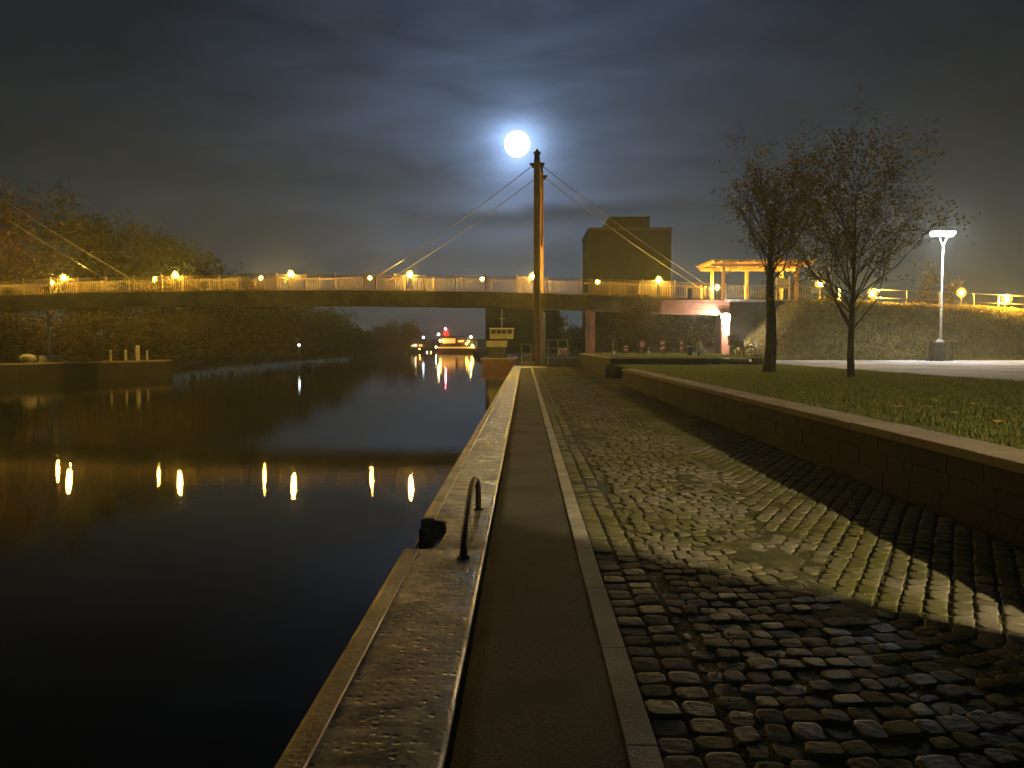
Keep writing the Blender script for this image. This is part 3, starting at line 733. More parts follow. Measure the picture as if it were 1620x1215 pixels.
for k in range(-1, 6):
    s = 10*k
    if k < 0: globe_lamp(B(s, -.12, rt(s)+.1), 'near railing lamp of the footbridge just beyond the left edge', MT['globe']); continue
    globe_lamp(B(s, -.12, rt(s)+.1), '%s yellow lamp from the left on the near railing of the footbridge' % ords[k], MT['globe'])
for j in range(7):
    s = -3.6+9.77*j
    globe_lamp(B(s, BW+.12, rt(s)+.06) if j < 6 else at(1135, 455, 63.4), '%s smaller lamp from the left on the far railing of the footbridge' % ords[j], MT['globe_or' if j in (0, 2, 3) else 'globe'], r=.14)
for i, (px, py, Y, lb, mm) in enumerate(((1297, 449, 63, 'small lamp beside the right end of the pergola', 'globe'), (1380, 464, 60, 'lamp post at the start of the embankment fence', 'globe'), (1521, 463, 60.5, 'orange lamp post on the embankment right of the tall park lamp', 'globe_or'), (1593, 473, 57.8, 'lamp post on the embankment nearest the right edge', 'globe'))):
    P_ = at(px, py, Y); g0 = emb(P_.x, P_.y)
    globe_lamp(P_, lb, MT[mm], post=max(.5, P_.z-g0+.1), group='lamps on the embankment', r=.21, name='path_lamp')
# white flood lamp on the abutment column
P_ = at(1147, 503, 59.95)
fl = thing('flood_lamp', P_, 'dazzling white flood lamp on the abutment column', 'lamp')
mb = MB(); mb.ball(P_+Vector((0, -.2, 0)), .32, 14); mb.build('lens', MT['flood'], fl, smooth=True)
mb = MB(); mb.box(P_+Vector((0, .22, .08)), (.36, .2, .36)); mb.box(P_+Vector((0, .05, .33)), (.6, .5, .04)); mb.box(P_+Vector((.31, .0, .0)), (.03, .7, .6)); mb.build('housing', MT['dark'], fl)  # side plate added to block the flood towards the right
# tall park lamp
def park_lamp(base, H, label, m, group=None, ang=0):
    b_ = Vector(base); o = thing('park_lamp', b_, label, 'street lamp', group)
    mb = MB(); mb.tube([b_, b_+Vector((0, 0, .9)), b_+Vector((0, 0, .95)), b_+Vector((0, 0, H-.9))], [.10, .10, .07, .055], 12); mb.build('pole', MT['steel'], o, smooth=True)
    mb = MB(); mb.tube([b_+Vector((0, 0, -.02)), b_+Vector((0, 0, .06))], .19, 14); mb.build('base_flange', MT['dark'], o)
    for s_ in (-1, 1):
        e = Vector((s_*.34*math.cos(ang), s_*.34*math.sin(ang), H-.12))
        mb = MB(); mb.tube([b_+Vector((0, 0, H-.92)), b_+e*1.0], .035, 8); mb.build('arm', MT['white'], o)
        c_ = b_+Vector((s_*.38*math.cos(ang), s_*.38*math.sin(ang), H))
        mb = MB(); mb.box(c_, (.66, .3, .08), ang); hd = mb.build('lamp_head', MT['white'], o, bevel=.02)
        mb = MB(); mb.box(c_-Vector((0, 0, .085)), (.58, .24, .085), ang); mb.build('lens', m, hd)
        mb = MB(); mb.box(c_+Vector((-.16*math.sin(ang), .16*math.cos(ang), -.11)), (.66, .02, .34), ang); mb.build('back_shield', MT['white'], hd)  # plate added to keep lamp light off the embankment
    return o
P_ = at(1487, 570, 48)
park_lamp((P_.x, P_.y, LZ), at(1487, 366, 48).z-LZ, 'tall park lamp with twin dazzling white heads on the plaza', MT['led'], 'tall park lamps')
MT['led2'] = emit('warm_white_lamp_glass', (1, .80, .46), 9000)
def street_lamp(base, H, label):
    b_ = Vector(base); o = thing('street_lamp', b_, label, 'street lamp')
    mb = MB(); mb.tube([b_, b_+Vector((0, 0, .9)), b_+Vector((0, 0, .95)), b_+Vector((0, 0, H+.05))], [.09, .09, .065, .05], 12); mb.build('pole', MT['white'], o, smooth=True)
    mb = MB(); mb.tube([b_+Vector((0, 0, H)), b_+Vector((-.5, .1, H+.16))], .035, 8); mb.build('arm', MT['white'], o)
    c_ = b_+Vector((-.62, .12, H+.16)); mb = MB(); mb.box(c_, (.3, 1.0, .1)); hd = mb.build('lamp_head', MT['white'], o, bevel=.02)
    mb = MB(); mb.box(c_-Vector((0, 0, .085)), (.10, .85, .06)); mb.build('lens', MT['led2'], hd)
street_lamp((12.6, -4.5, LZ), 5.4, 'single armed warm street lamp behind the viewer lighting the cobbles')
# unseen wall added so its corner bounds the light on the cobbles
tw = thing('tall_wall', (4.3, -2, 0), 'tall masonry wall beside the quay just behind the viewer', 'wall')
mb = MB(); mb.b2(4.02, 4.42, Y0, 2.7, WH+.01, 3.6); mb.build('wall_body', MT['wallbrick'], tw)
mb = MB(); mb.b2(3.98, 4.46, Y0, 2.74, 3.602, 3.7); mb.build('coping', MT['walltop'], tw)

# ------------------------------------------------------------------ EMBANKMENT FENCE
fpx = [(1328, 455, 477, 62), (1435, 459, 483, 59), (1487, 461, 486, 58.6), (1541, 464, 487, 58.2), (1580, 466, 489, 58.0), (1625, 468, 492, 57.8)]
fe = thing('tube_fence', at(1435, 483, 59), 'two rail tube fence along the top of the embankment', 'fence')
pp = []
for px, ya, yb, Y in fpx[1:] + [(1700, 472, 496, 57.5)]:
    P0 = at(px, ya, Y); z0 = min(at(px, yb, Y).z, emb(P0.x, P0.y)) - .1
    pp.append(P0); mb = MB(); mb.tube([(P0.x, P0.y, z0), P0], .055, 8); mb.build('post', MT['rail'], fe)
P00 = at(1385, 458, 60); pp = [P00]+pp
for dz in (0, -.62):
    mb = MB(); mb.tube([p_+Vector((0, -.03, dz-.03)) for p_ in pp], .03, 6); mb.build('rail', MT['rail'], fe, smooth=True)
P0 = at(1328, 455, 62); bo = thing('marker_post', (P0.x, P0.y, P0.z-1.4), 'single pale marker post on the embankment left of the fence', 'post')
mb = MB(); mb.tube([P0-Vector((0, 0, 1.5)), P0], .07, 8); mb.build('post', MT['white'], bo)
mb = MB(); mb.tube([P0, P0+Vector((0, 0, .05))], [.08, .03], 8); mb.build('cap', MT['dark'], bo)

# ------------------------------------------------------------------ TREES
def leaves(mb, pts, n, s, sig, r, flat=.8):
    for _ in range(n):
        c_ = r.choice(pts); sg = sig*r.uniform(.5, 1.2)
        p_ = Vector((c_[0]+r.gauss(0, sg), c_[1]+r.gauss(0, sg), c_[2]+r.gauss(0, sg*flat)))
        u = Vector((r.gauss(0, 1), r.gauss(0, 1), r.gauss(0, 1))).normalized(); w_ = u.cross(Vector((r.gauss(0, 1), r.gauss(0, 1), r.gauss(0, 1)))).normalized()
        q = s*r.uniform(.6, 1.3); u *= q; w_ *= q*.6
        mb.add([p_-u, p_+w_, p_+u, p_-w_], [(0, 1, 2, 3)])
def tree(name, label, cat, base, H, rx, z0, leafm, n, s, seed, K=26, sig=None, trunk=.25, lean=0, ry=None, group=None, twigs=3, shape=None):
    r = random.Random(seed); b_ = Vector(base); o = thing(name, b_, label, cat, group)
    ry = ry or rx; top = H; cz = (z0+top)/2; hz = (top-z0)/2
    cen = []
    tries = 0
    while len(cen) < K and tries < 4000:
        tries += 1
        a = Vector((r.uniform(-1, 1), r.uniform(-1, 1), r.uniform(-1, 1)))
        if a.length > 1 or a.length < .25: continue
        w_ = 1-.35*max(0, a.z)
        p_ = Vector((a.x*rx*w_, a.y*ry*w_, cz+a.z*hz))
        if shape and not shape(p_): continue
        if all((p_-q).length > .32*rx*(26/K)**.4 for q in cen) or tries > 2500: cen.append(p_)
    mb = MB(); tp = []
    for k in range(7):
        q = k/6; tp.append(b_+Vector((lean*q*H*.1+.02*H*mnoise.noise(Vector((q*2, seed, 0))), .02*H*mnoise.noise(Vector((q*2, seed, 5))), H*.72*q-.1)))
    mb.tube(tp, [trunk*1.25, trunk, trunk*.85, trunk*.7, trunk*.5, trunk*.32, trunk*.12], 9)
    ends = []
    for c_ in cen:
        C_ = b_+c_; zt = min(max(c_.z-rx*.55-.1*H, H*.2), H*.66); q = (zt+.1)/(H*.72)*6; i0 = min(5, int(q)); st_ = tp[i0].lerp(tp[i0+1], q-i0)
        mid = st_.lerp(C_, .5)+Vector((r.uniform(-.1, .1)*rx, r.uniform(-.1, .1)*rx, -.06*H*r.random()))
        rr = trunk*.38*(1-q/8); mb.tube([st_, mid, C_], [rr, rr*.6, rr*.18], 5, cap=False); ends.append(C_); ends.append(C_); ends.append(mid.lerp(C_, .6))
        for _ in range(twigs):
            e = C_+Vector((r.gauss(0, 1), r.gauss(0, 1), r.gauss(.3, .8)))*rx*.22; mb.tube([mid.lerp(C_, r.uniform(.3, .9)), e], [rr*.3, rr*.08], 4, cap=False); ends.append(e)
    mb.build('trunk', MT['bark'], o, smooth=True)
    mb = MB(); leaves(mb, ends, n, s, sig or rx*.16, r); mb.build('crown', leafm, o)
    return o
# right bank trees
P_ = at(1216, 588, 28)
tree('lawn_tree', 'thick trunked autumn tree with open crown on the grass left of the plaza', 'tree', (P_.x, P_.y, LZ-.05), 8.3, 1.75, 3.7, MT['lf_right'], 5200, .055, 5, K=34, sig=.17, trunk=.20, group='autumn trees on the grass strip', twigs=9)
P_ = at(1347, 598, 23)
tree('lawn_tree', 'thinner autumn tree with broad ragged crown nearer the plaza', 'tree', (P_.x, P_.y, LZ-.05), 7.25, 2.4, 2.9, MT['lf_right'], 6600, .050, 8, K=46, sig=.17, trunk=.095, group='autumn trees on the grass strip', twigs=9)
P_ = at(1010, 560, 52)
tree('young_tree', 'young slender tree on the terrace in front of the bridge girder', 'tree', (P_.x, P_.y, .98), 4.6, 1.15, 1.6, MT['lf_left'], 1800, .08, 12, K=14, sig=.24, trunk=.07)
# left bank trees
lt = [ # px, Y, topY, half width px, crown bottom z, mat, label
 (15, 78, 303, 85, 4, 'lf_orange', 'tall rust tinged tree at the left edge behind the bridge'),
 (112, 84, 318, 68, 4, 'lf_left', 'second tall broad tree from the left above the bridge'),
 (170, 92, 345, 50, 3, 'lf_left', 'medium tree between the two tallest left bank crowns'),
 (232, 90, 344, 60, 3, 'lf_left', 'rounded tree above the bridge left of the river gap'),
 (305, 104, 388, 55, 3, 'lf_left', 'lower sloping tree crown at the right end of the left bank trees above the bridge'),
 (365, 118, 445, 55, 2, 'lf_left', 'tree showing below the bridge deck right of the tall crowns'),
 (425, 134, 462, 52, 1.5, 'lf_left', 'broad tree under the middle of the left bridge span'),
 (482, 155, 474, 45, 1.2, 'lf_left', 'dark tree beside the small white light on the far left bank'),
 (528, 172, 497, 34, 1, 'lf_left', 'low tree at the tip of the left bank wood'),
 (562, 195, 522, 24, .6, 'lf_left', 'bush ending the left bank wood near the sky gap'),
 (610, 350, 514, 24, .5, 'lf_left', 'small rounded far tree in the middle of the gap under the bridge'),
 (648, 350, 510, 18, .5, 'lf_left', 'small far tree directly behind the lit boats'),
 (588, 300, 536, 22, .3, 'lf_left', 'low far bush left of the rounded far tree')]
for i, (px, Y, ty, hw, z0, mm, lb) in enumerate(lt):
    P_ = at(px, 560, Y); H = at(px, ty, Y).z + .3; rx = hw/1215*Y
    tree('bank_tree', lb, 'tree', (P_.x, P_.y, -.1), H, rx, z0, MT[mm], 7000 if Y < 140 else 4500, .20 if Y < 100 else (.26 if Y < 250 else .4), 40+i, K=30, sig=rx*.19, trunk=.3, group='trees on the left bank', twigs=3)
sh = [(-15, 70, 482, 60), (40, 72, 505, 40), (120, 76, 500, 45), (185, 78, 490, 50), (250, 82, 495, 45), (310, 92, 500, 48), (365, 104, 505, 45), (420, 122, 512, 40), (470, 140, 520, 35), (515, 160, 528, 30), (546, 185, 534, 24), (572, 215, 540, 20), (625, 330, 540, 30), (655, 330, 538, 20)]
slab = ['leftmost', 'second', 'third', 'fourth', 'fifth', 'sixth', 'seventh', 'eighth', 'ninth', 'tenth', 'eleventh', 'twelfth', 'thirteenth', 'fourteenth']
for i, (px, Y, ty, hw) in enumerate(sh):
    P_ = at(px, 560, Y); H = at(px, ty, Y).z; rx = hw/1215*Y
    tree('shrub', '%s shrub from the left along the far bank waterline below the bridge' % slab[i], 'shrub', (P_.x, P_.y, -.1), H, rx, .1, MT['lf_left'], 4200, .17 if Y < 100 else (.22 if Y < 200 else .35), 80+i, K=18, sig=rx*.24, trunk=.08, group='shrubs along the left bank', twigs=2)
# trees beyond the bridge on the right bank
for i, (px, Y, ty, hw, lb) in enumerate(((880, 130, 503, 26, 'dark tree right of the pylon foot beyond the bridge'), (912, 150, 516, 24, 'low dark tree seen under the bridge between pylon and pier'), (985, 100, 500, 40, 'dark tree beyond the bridge behind the construction beacons'), (1070, 95, 490, 50, 'broad dark tree beyond the bridge left of the abutment'), (1125, 90, 500, 30, 'dark tree just left of the abutment column'), (1475, 75, 430, 40, 'tree behind the embankment beside the tall park lamp'), (1240, 95, 440, 60, 'tree behind the pergola'), (1330, 92, 448, 45, 'low tree behind the embankment right of the pergola'))):
    P_ = at(px, 560, Y); H = at(px, ty, Y).z; rx = hw/1215*Y
    tree('far_tree', lb, 'tree', (P_.x, P_.y, -.1), H, rx, .6, MT['lf_left'], 4500, .2, 120+i, K=20, sig=rx*.2, trunk=.2, group='trees beyond the bridge on the right bank', twigs=2)

# ------------------------------------------------------------------ LEFT BANK QUAY
pts = [(-52, 40), (-39.5, 64), (-34.5, 79)]
A = at(-60, 603, 58); Bq = at(262, 592, 76.5)
lq = thing('stone_quay', (Bq.x, Bq.y, WZ), 'low masonry quay with pale edge on the left bank', 'quay wall')
def segbox(mb, x0, y0, x1, y1, w_, z0, z1):
    d = Vector((x1-x0, y1-y0, 0)); mb.box(((x0+x1)/2, (y0+y1)/2, (z0+z1)/2), (d.length, w_, z1-z0), math.atan2(d.y, d.x)); return mb
mb = MB(); segbox(mb, -43.2, 57, -35.9, 76.6, 1.0, -2.2, .05); mb.build('wall_body', MT['wallbrick'], lq)
mb = MB(); segbox(mb, -43.2, 57, -35.88, 76.64, 1.1, .053, .2); mb.build('coping', MT['walltop'], lq)
mb = MB(); mb.prism([(-52, 40), (-43.6, 57), (-36.2, 76.6), (-40, 84), (-70, 90), (-90, 60)], -.5, .1); struct(mb, 'pavement', MT['ground'], 'earth apron on the left bank quay', 'ground')
P_ = at(44, 566, 64); bd = tag(MB().ball((P_.x, P_.y, .55), .62, 14, (1.05, .8, .62), jit=.14, seed=3).build('boulder', MT['stone'], smooth=True, base=(P_.x, P_.y, .15)), 'pale rounded boulder on the left bank quay', 'boulder')
P_ = at(70, 566, 66); cr = thing('low_shelter', (P_.x, P_.y, .15), 'low grey covered crate beside the boulder on the left bank', 'crate')
mb = MB(); mb.box((P_.x+.3, P_.y, .5), (2.4, 1, .65), R(70)); mb.build('body', MT['concrete'], cr, bevel=.05)
mb = MB(); mb.box((P_.x+.3, P_.y, .87), (2.5, 1.1, .07), R(70)); mb.build('cover', MT['dark'], cr)
P_ = at(78, 566, 67); pt = thing('pale_post', (P_.x, P_.y, .1), 'tall pale post standing on the left bank quay', 'post')
mb = MB(); mb.tube([(P_.x, P_.y, .1), (P_.x-.05, P_.y, 2.0), (P_.x, P_.y, at(78, 498, 67).z)], [.22, .17, .13], 8); mb.build('pole', MT['cream'], pt, smooth=True)
mb = MB(); mb.tube([(P_.x, P_.y, .1), (P_.x, P_.y, .35)], .3, 10); mb.build('collar', MT['concrete'], pt)
for i, (px, ty, w_) in enumerate(((175, 555, .12), (199, 555, .12), (218, 548, .2), (233, 556, .1))):
    P_ = at(px, 570, 70+i*1.5); o = thing('mooring_post', (P_.x, P_.y, .1), '%s mooring post from the left on the left bank quay' % ords[i], 'post', 'mooring posts on the left bank')
    zt = at(px, ty, 70+i*1.5).z
    mb = MB(); mb.tube([(P_.x, P_.y, .1), (P_.x, P_.y, zt)], w_, 8); mb.build('pole', MT['cream'], o)
    mb = MB(); mb.tube([(P_.x, P_.y, zt), (P_.x, P_.y, zt+.08)], [w_*1.15, w_*.6], 8); mb.build('cap', MT['white'], o)
# small hut with light on the far left bank
P_ = at(440, 548, 118); hu = thing('boathouse', (P_.x, P_.y, 0), 'faint pale boathouse among the left bank trees', 'hut')
mb = MB(); mb.box((P_.x, P_.y, .8), (3.4, 2.4, 1.6)); mb.build('wall', MT['wallbrick'], hu)
mb = MB(); mb.box((P_.x, P_.y, 1.68), (3.8, 2.8, .15)); mb.build('roof', MT['roof'], hu)
P_ = at(473, 546, 116); o = thing('bank_lamp', (P_.x, P_.y, 0), 'tiny white light beside the boathouse on the left bank', 'lamp')
mb = MB(); mb.ball(P_, .16, 10); mb.build('bulb', MT['bluelamp'], o); mb = MB(); mb.tube([(P_.x, P_.y, 0), (P_.x, P_.y, P_.z-.15)], .05, 6); mb.build('pole', MT['steel'], o)

# ------------------------------------------------------------------ BUILDINGS
def rows_windows(parent, x0, x1, y, z0, z1, nx, nz, w_, h, face=-1):
    for i in range(nx):
        for j in range(nz):
            x = x0+(x1-x0)*(i+.5)/nx; z = z0+(z1-z0)*(j+.5)/nz
            mb = MB(); mb.b2(x-w_/2-.1, x+w_/2+.1, y-.06, y+.02, z-h/2-.1, z+h/2+.1); fr = mb.build('window', MT['roof'], parent)
            mb = MB(); mb.b2(x-w_/2, x+w_/2, y-.075, y-.062, z-h/2, z+h/2); mb.build('pane', MT['glass'], fr)
Yb = 125
a0, a1 = at(932, 400, Yb), at(1062, 400, Yb); zt = at(990, 361, Yb).z; zt2 = at(990, 341, Yb).z
bl = thing('warehouse', ((a0.x+a1.x)/2, Yb, 0), 'tall brown warehouse block with a stepped top behind the bridge', 'building')
mb = MB(); mb.b2(a0.x, a1.x, Yb, Yb+14, -.1, zt); mb.build('wall', MT['far'], bl)
c0, c1 = at(963, 350, Yb+1), at(1028, 350, Yb+1); mb = MB(); mb.b2(c0.x, c1.x, Yb+1, Yb+10, zt+.003, zt2); mb.build('roof_tower', MT['far'], bl)
mb = MB(); mb.b2(a0.x-.15, a1.x+.15, Yb-.15, Yb+14.15, zt-.3, zt+.1); mb.build('parapet', MT['roof'], bl)
Yb = 205; a0, a1 = at(768, 480, Yb), at(850, 480, Yb); zt = at(800, 470, Yb).z
bl = thing('riverside_block', ((a0.x+a1.x)/2, Yb, 0), 'brown riverside block seen below the deck behind the moored boat', 'building')
mb = MB(); mb.b2(a0.x, a1.x+6, Yb, Yb+15, -.1, zt); mb.build('wall', MT['far'], bl)
mb = MB(); mb.b2(a0.x-.3, a1.x+6.3, Yb-.3, Yb+15.3, zt+.003, zt+.5); mb.build('roof', MT['roof'], bl)
mb = MB(); mb.b2(a0.x-2, a1.x+8, Yb-4, Yb+18, -.3, -.02)
struct(mb, 'pavement', MT['concrete'], 'apron below the riverside block', 'pavement')

# ------------------------------------------------------------------ BOATS
# moored boat beyond the bridge, stern to the viewer
Yb = 96
bt = thing('river_boat', (-3.2, Yb+6, WZ), 'moored river boat with cream wheelhouse and red brown hull beyond the bridge', 'boat')
hx = -3.35
prof = [(-2.2, 0), (-2.35, 3), (-2.3, 9), (-1.7, 14), (0, 17.5), (1.7, 14), (2.3, 9), (2.35, 3), (2.2, 0)]
mb = MB(); vs = []
for z, k in ((WZ-.3, .82), (WZ+.5, .95), (WZ+1.25, 1.0)):
    vs += [(hx+x*k, Yb+y*(.97 if k < 1 else 1), z + (.35*(y/17.5)**2 if k == 1 else 0)) for x, y in prof]
n = len(prof); fs = [(i, (i+1) % n, n+(i+1) % n, n+i) for i in range(n)] + [(n+i, n+(i+1) % n, 2*n+(i+1) % n, 2*n+i) for i in range(n)] + [tuple(range(2*n, 3*n))]
mb.add(vs, fs); mb.build('hull', MT['hull'], bt)
mb = MB()
for i in range(n-1): mb.tube([vs[2*n+i], vs[2*n+i+1]], .07, 6)
mb.tube([vs[2*n], vs[3*n-1]], .07, 6); mb.build('rubbing_strake', MT['cream'], bt)
z1 = at(800, 549, Yb+1).z; z2 = at(800, 539, Yb+1).z; x0 = at(769, 540, Yb+1).x; x1 = at(802, 540, Yb+1).x
mb = MB(); mb.b2(x0, x1, Yb+1, Yb+8, z1, z2); mb.build('deckhouse', MT['cream'], bt, bevel=.05)
mb = MB(); mb.b2(x0+.3, x1-.2, Yb+1.2, Yb+8, -.05, z1-.003); mb.build('lower_cabin', MT['dark'], bt)
mb = MB(); mb.b2(x0-.1, x1+.1, Yb+.9, Yb+8.1, z2+.003, z2+.07); mb.b2(x0+.4, x1, Yb+2.2, Yb+6, z2+.073, at(790, 536, Yb+2).z-.003); mb.build('deck', MT['dark'], bt)
x0 = at(775, 530, Yb+2).x; x1 = at(812, 530, Yb+2).x; zc = at(790, 536, Yb+2).z; zd = at(790, 520, Yb+2).z
mb = MB(); mb.b2(x0, x1, Yb+2, Yb+5, zc, zd); wh = mb.build('wheelhouse', MT['cream'], bt, bevel=.04)
for k in range(4):
    xa = x0+.12+(x1-x0-.24)*k/4; xb = x0+.12+(x1-x0-.24)*(k+1)/4
    mb = MB(); mb.b2(xa+.05, xb-.05, Yb+1.96, Yb+1.99, zc+(zd-zc)*.5, zd-.12); mb.build('window', MT['glass'], wh)
mb = MB(); mb.b2(x0-.12, x1+.12, Yb+1.8, Yb+5.2, zd+.003, zd+.09); mb.build('roof', MT['white'], wh)
px_ = at(794, 520, Yb+3).x
mb = MB(); mb.tube([(px_, Yb+3.2, zd+.1), (px_, Yb+3.2, at(794, 485, Yb+3).z)], .05, 6); mb.tube([(px_-.5, Yb+3.2, zd+1.3), (px_+.5, Yb+3.2, zd+1.3)], .03, 6); mb.build('mast', MT['white'], bt)
mb = MB(); mb.b2(x0+.2, x1-1.0, Yb+.02, Yb+.06, -.7, -.45)
mb.build('stern_rail', MT['cream'], bt)
# lit passenger ship far up the river
Yb = 330
def sx(px): return at(px, 550, Yb).x
def sz(py): return at(700, py, Yb).z
sp = thing('passenger_ship', (sx(722), Yb, WZ), 'far passenger ship glowing yellow with a red light on top', 'ship')
mb = MB(); y0, y1 = Yb, Yb+6
mb.add([(sx(692), y0+3, WZ-.2), (sx(750), y0+1, WZ-.2), (sx(753), y0, sz(551.5)), (sx(690), y0+2.5, sz(551.5)), (sx(692), y1, WZ-.2), (sx(750), y1, WZ-.2), (sx(753), y1, sz(551.5)), (sx(690), y1, sz(551.5))], [(0, 1, 2, 3), (1, 5, 6, 2), (4, 7, 6, 5), (0, 3, 7, 4), (3, 2, 6, 7)])
mb.build('hull', MT['hull'], sp)
mb = MB(); mb.b2(sx(693), sx(751), Yb-.1, Yb+.1, sz(551), sz(548.7)); mb.build('lit_deck_band', MT['win'], sp)
mb = MB(); mb.b2(sx(696), sx(746), Yb+.5, Yb+5.5, sz(548.6), sz(545)); mb.build('lower_deck', MT['green'], sp)
mb = MB(); mb.b2(sx(699), sx(722), Yb+1, Yb+5, sz(544.9), sz(533)); hs_ = mb.build('saloon', MT['hull'], sp)
mb = MB(); mb.b2(sx(700), sx(720), Yb+.9, Yb+.97, sz(543), sz(535.5)); mb.build('lit_window', MT['win'], hs_)
mb = MB(); mb.b2(sx(723), sx(736), Yb+1, Yb+5, sz(544.9), sz(536)); h2 = mb.build('saloon', MT['hull'], sp)
mb = MB(); mb.b2(sx(724), sx(733), Yb+.9, Yb+.97, sz(541.5), sz(538)); mb.build('lit_window', MT['win'], h2)
mb = MB(); mb.b2(sx(697), sx(735), Yb+.6, Yb+5.4, sz(532.9), sz(531.5)); mb.build('roof', MT['dark'], sp)
mb = MB(); mb.b2(sx(701), sx(709), Yb+1.5, Yb+4, sz(531.4), sz(524)); mb.build('bridge_house', MT['red'], sp)
for x in (740, 745, 748, 753.5):
    mb = MB(); mb.tube([(sx(x), Yb+.6, sz(550)), (sx(x), Yb+.6, sz(533))], .12, 6); mb.build('deck_post', MT['cream'], sp)
for (px, py, m_, r_) in ((705, 520.5, 'redlamp', .36), (694, 529, 'shipwhite', .45), (697, 539, 'shiplamp', .5), (745, 533, 'shipwhite', .4), (741, 540, 'shiplamp', .32), (747.5, 547, 'shiplamp', .5), (690, 549, 'shipwhite', .3), (738, 544, 'shiplamp', .35)):
    mb = MB(); mb.ball((sx(px), Yb-.3, sz(py)), r_, 10); mb.build('deck_lamp', MT[m_], sp, smooth=True)
mb = MB(); mb.tube([(sx(705), Yb+2, sz(524)), (sx(705), Yb+2, sz(519))], .12, 6); mb.build('mast', MT['dark'], sp)
Yb = 325
s2 = thing('work_boat', (sx(668), Yb, WZ), 'small far work boat with orange and white lights left of the ship', 'boat')
mb = MB(); mb.b2(sx(646), sx(688), Yb, Yb+4, WZ-.1, sz(550)); mb.build('hull', MT['dark'], s2)
mb = MB(); mb.b2(sx(649), sx(669), Yb+.5, Yb+3, sz(549.9), sz(544)); c2_ = mb.build('cabin', MT['hull'], s2)
mb = MB(); mb.b2(sx(650), sx(659), Yb+.4, Yb+.47, sz(548), sz(545.5)); mb.b2(sx(663), sx(668), Yb+.4, Yb+.47, sz(548), sz(545)); mb.build('lit_window', MT['win'], c2_)
mb = MB(); mb.tube([(sx(676), Yb+1, sz(550)), (sx(676), Yb+1, sz(533))], .25, 6); mb.tube([(sx(681), Yb+1, sz(550)), (sx(681), Yb+1, sz(530))], .2, 6); mb.build('mast', MT['hull'], s2)
for (px, py, m_, r_) in ((657, 546, 'shipwhite', .35), (670, 534, 'bluelamp', .4), (676, 558, 'shipwhite', .14), (682, 559.5, 'shiplamp', .14), (664, 552, 'shiplamp', .15)):
    z = max(sz(py), WZ+.3); mb = MB(); mb.ball((sx(px), Yb-.5, z), r_, 10); mb.build('deck_lamp', MT[m_], s2, smooth=True)

# ------------------------------------------------------------------ QUAY END FURNITURE
o = thing('concrete_block', (2.8, 60.4, 0), 'low pale concrete plinth right of the pylon foot', 'plinth')
mb = MB(); mb.b2(1.75, 4.0, 59.9, 61.2, -.02, .62); mb.b2(1.68, 4.07, 59.83, 61.27, .623, .72); mb.build('block', MT['concrete'], o, bevel=.03)
MT['yrail'] = mat('yellow_green_rail', (.42, .40, .16), (.30, .29, .12), 5, .5)
def railing(name, P0, P1, H, label, nposts, m):
    P0 = Vector(P0); P1 = Vector(P1); o = thing(name, (P0+P1)/2, label, 'railing', 'railings at the pylon foot')
    for k in range(nposts):
        q = P0.lerp(P1, k/(nposts-1)); mb = MB(); mb.tube([q, q+Vector((0, 0, H))], .04, 8); mb.build('post', m, o)
    for z in (H-.02, H*.5, H*.15):
        mb = MB(); mb.tube([P0+Vector((0, 0, z)), P1+Vector((0, 0, z))], .03, 6); mb.build('rail', m, o)
railing('railing', (1.8, 60.6, .72), (3.35, 60.8, .72), 1.35, 'pale tubular railing on the plinth right of the pylon', 3, MT['yrail'])
railing('railing', (-.3, 61.8, 0), (.45, 61.9, 0), 1.75, 'pale tubular railing left of the pylon foot by the water', 2, MT['cream'])
P_ = at(890, 556, 59.6); o = thing('lifebuoy_box', (P_.x, 59.7, .72), 'small white lifebuoy box on the plinth railing', 'box')
mb = MB(); mb.b2(P_.x-.28, P_.x+.28, 59.55, 59.72, .9, 1.4); mb.build('box', MT['white'], o, bevel=.03)
mb = MB(); mb.ring((P_.x, 59.52, 1.15), .15, .04, 'y', 16, 6); mb.build('ring_buoy', MT['red'], o, smooth=True)
mb = MB(); mb.tube([(P_.x, 59.65, -.02), (P_.x, 59.65, .9)], .04, 6); mb.build('post', MT['steel'], o)
P_ = at(927, 560, 57); o = thing('disc_lamp', (P_.x, P_.y, .98), 'unlit lamp post with a flat dark disc shade on the terrace', 'lamp')
zt = at(927, 520, 57).z
mb = MB(); mb.tube([(P_.x, P_.y, .95), (P_.x, P_.y, zt)], .05, 8); mb.build('pole', MT['steel'], o)
mb = MB(); mb.tube([(P_.x, P_.y, zt), (P_.x, P_.y, zt+.06), (P_.x, P_.y, zt+.14)], [.58, .58, .1], 20); mb.build('shade', MT['dark'], o)
mb = MB(); mb.tube([(P_.x, P_.y, zt+.14), (P_.x, P_.y, zt+.36)], .02, 6); mb.build('finial', MT['dark'], o)
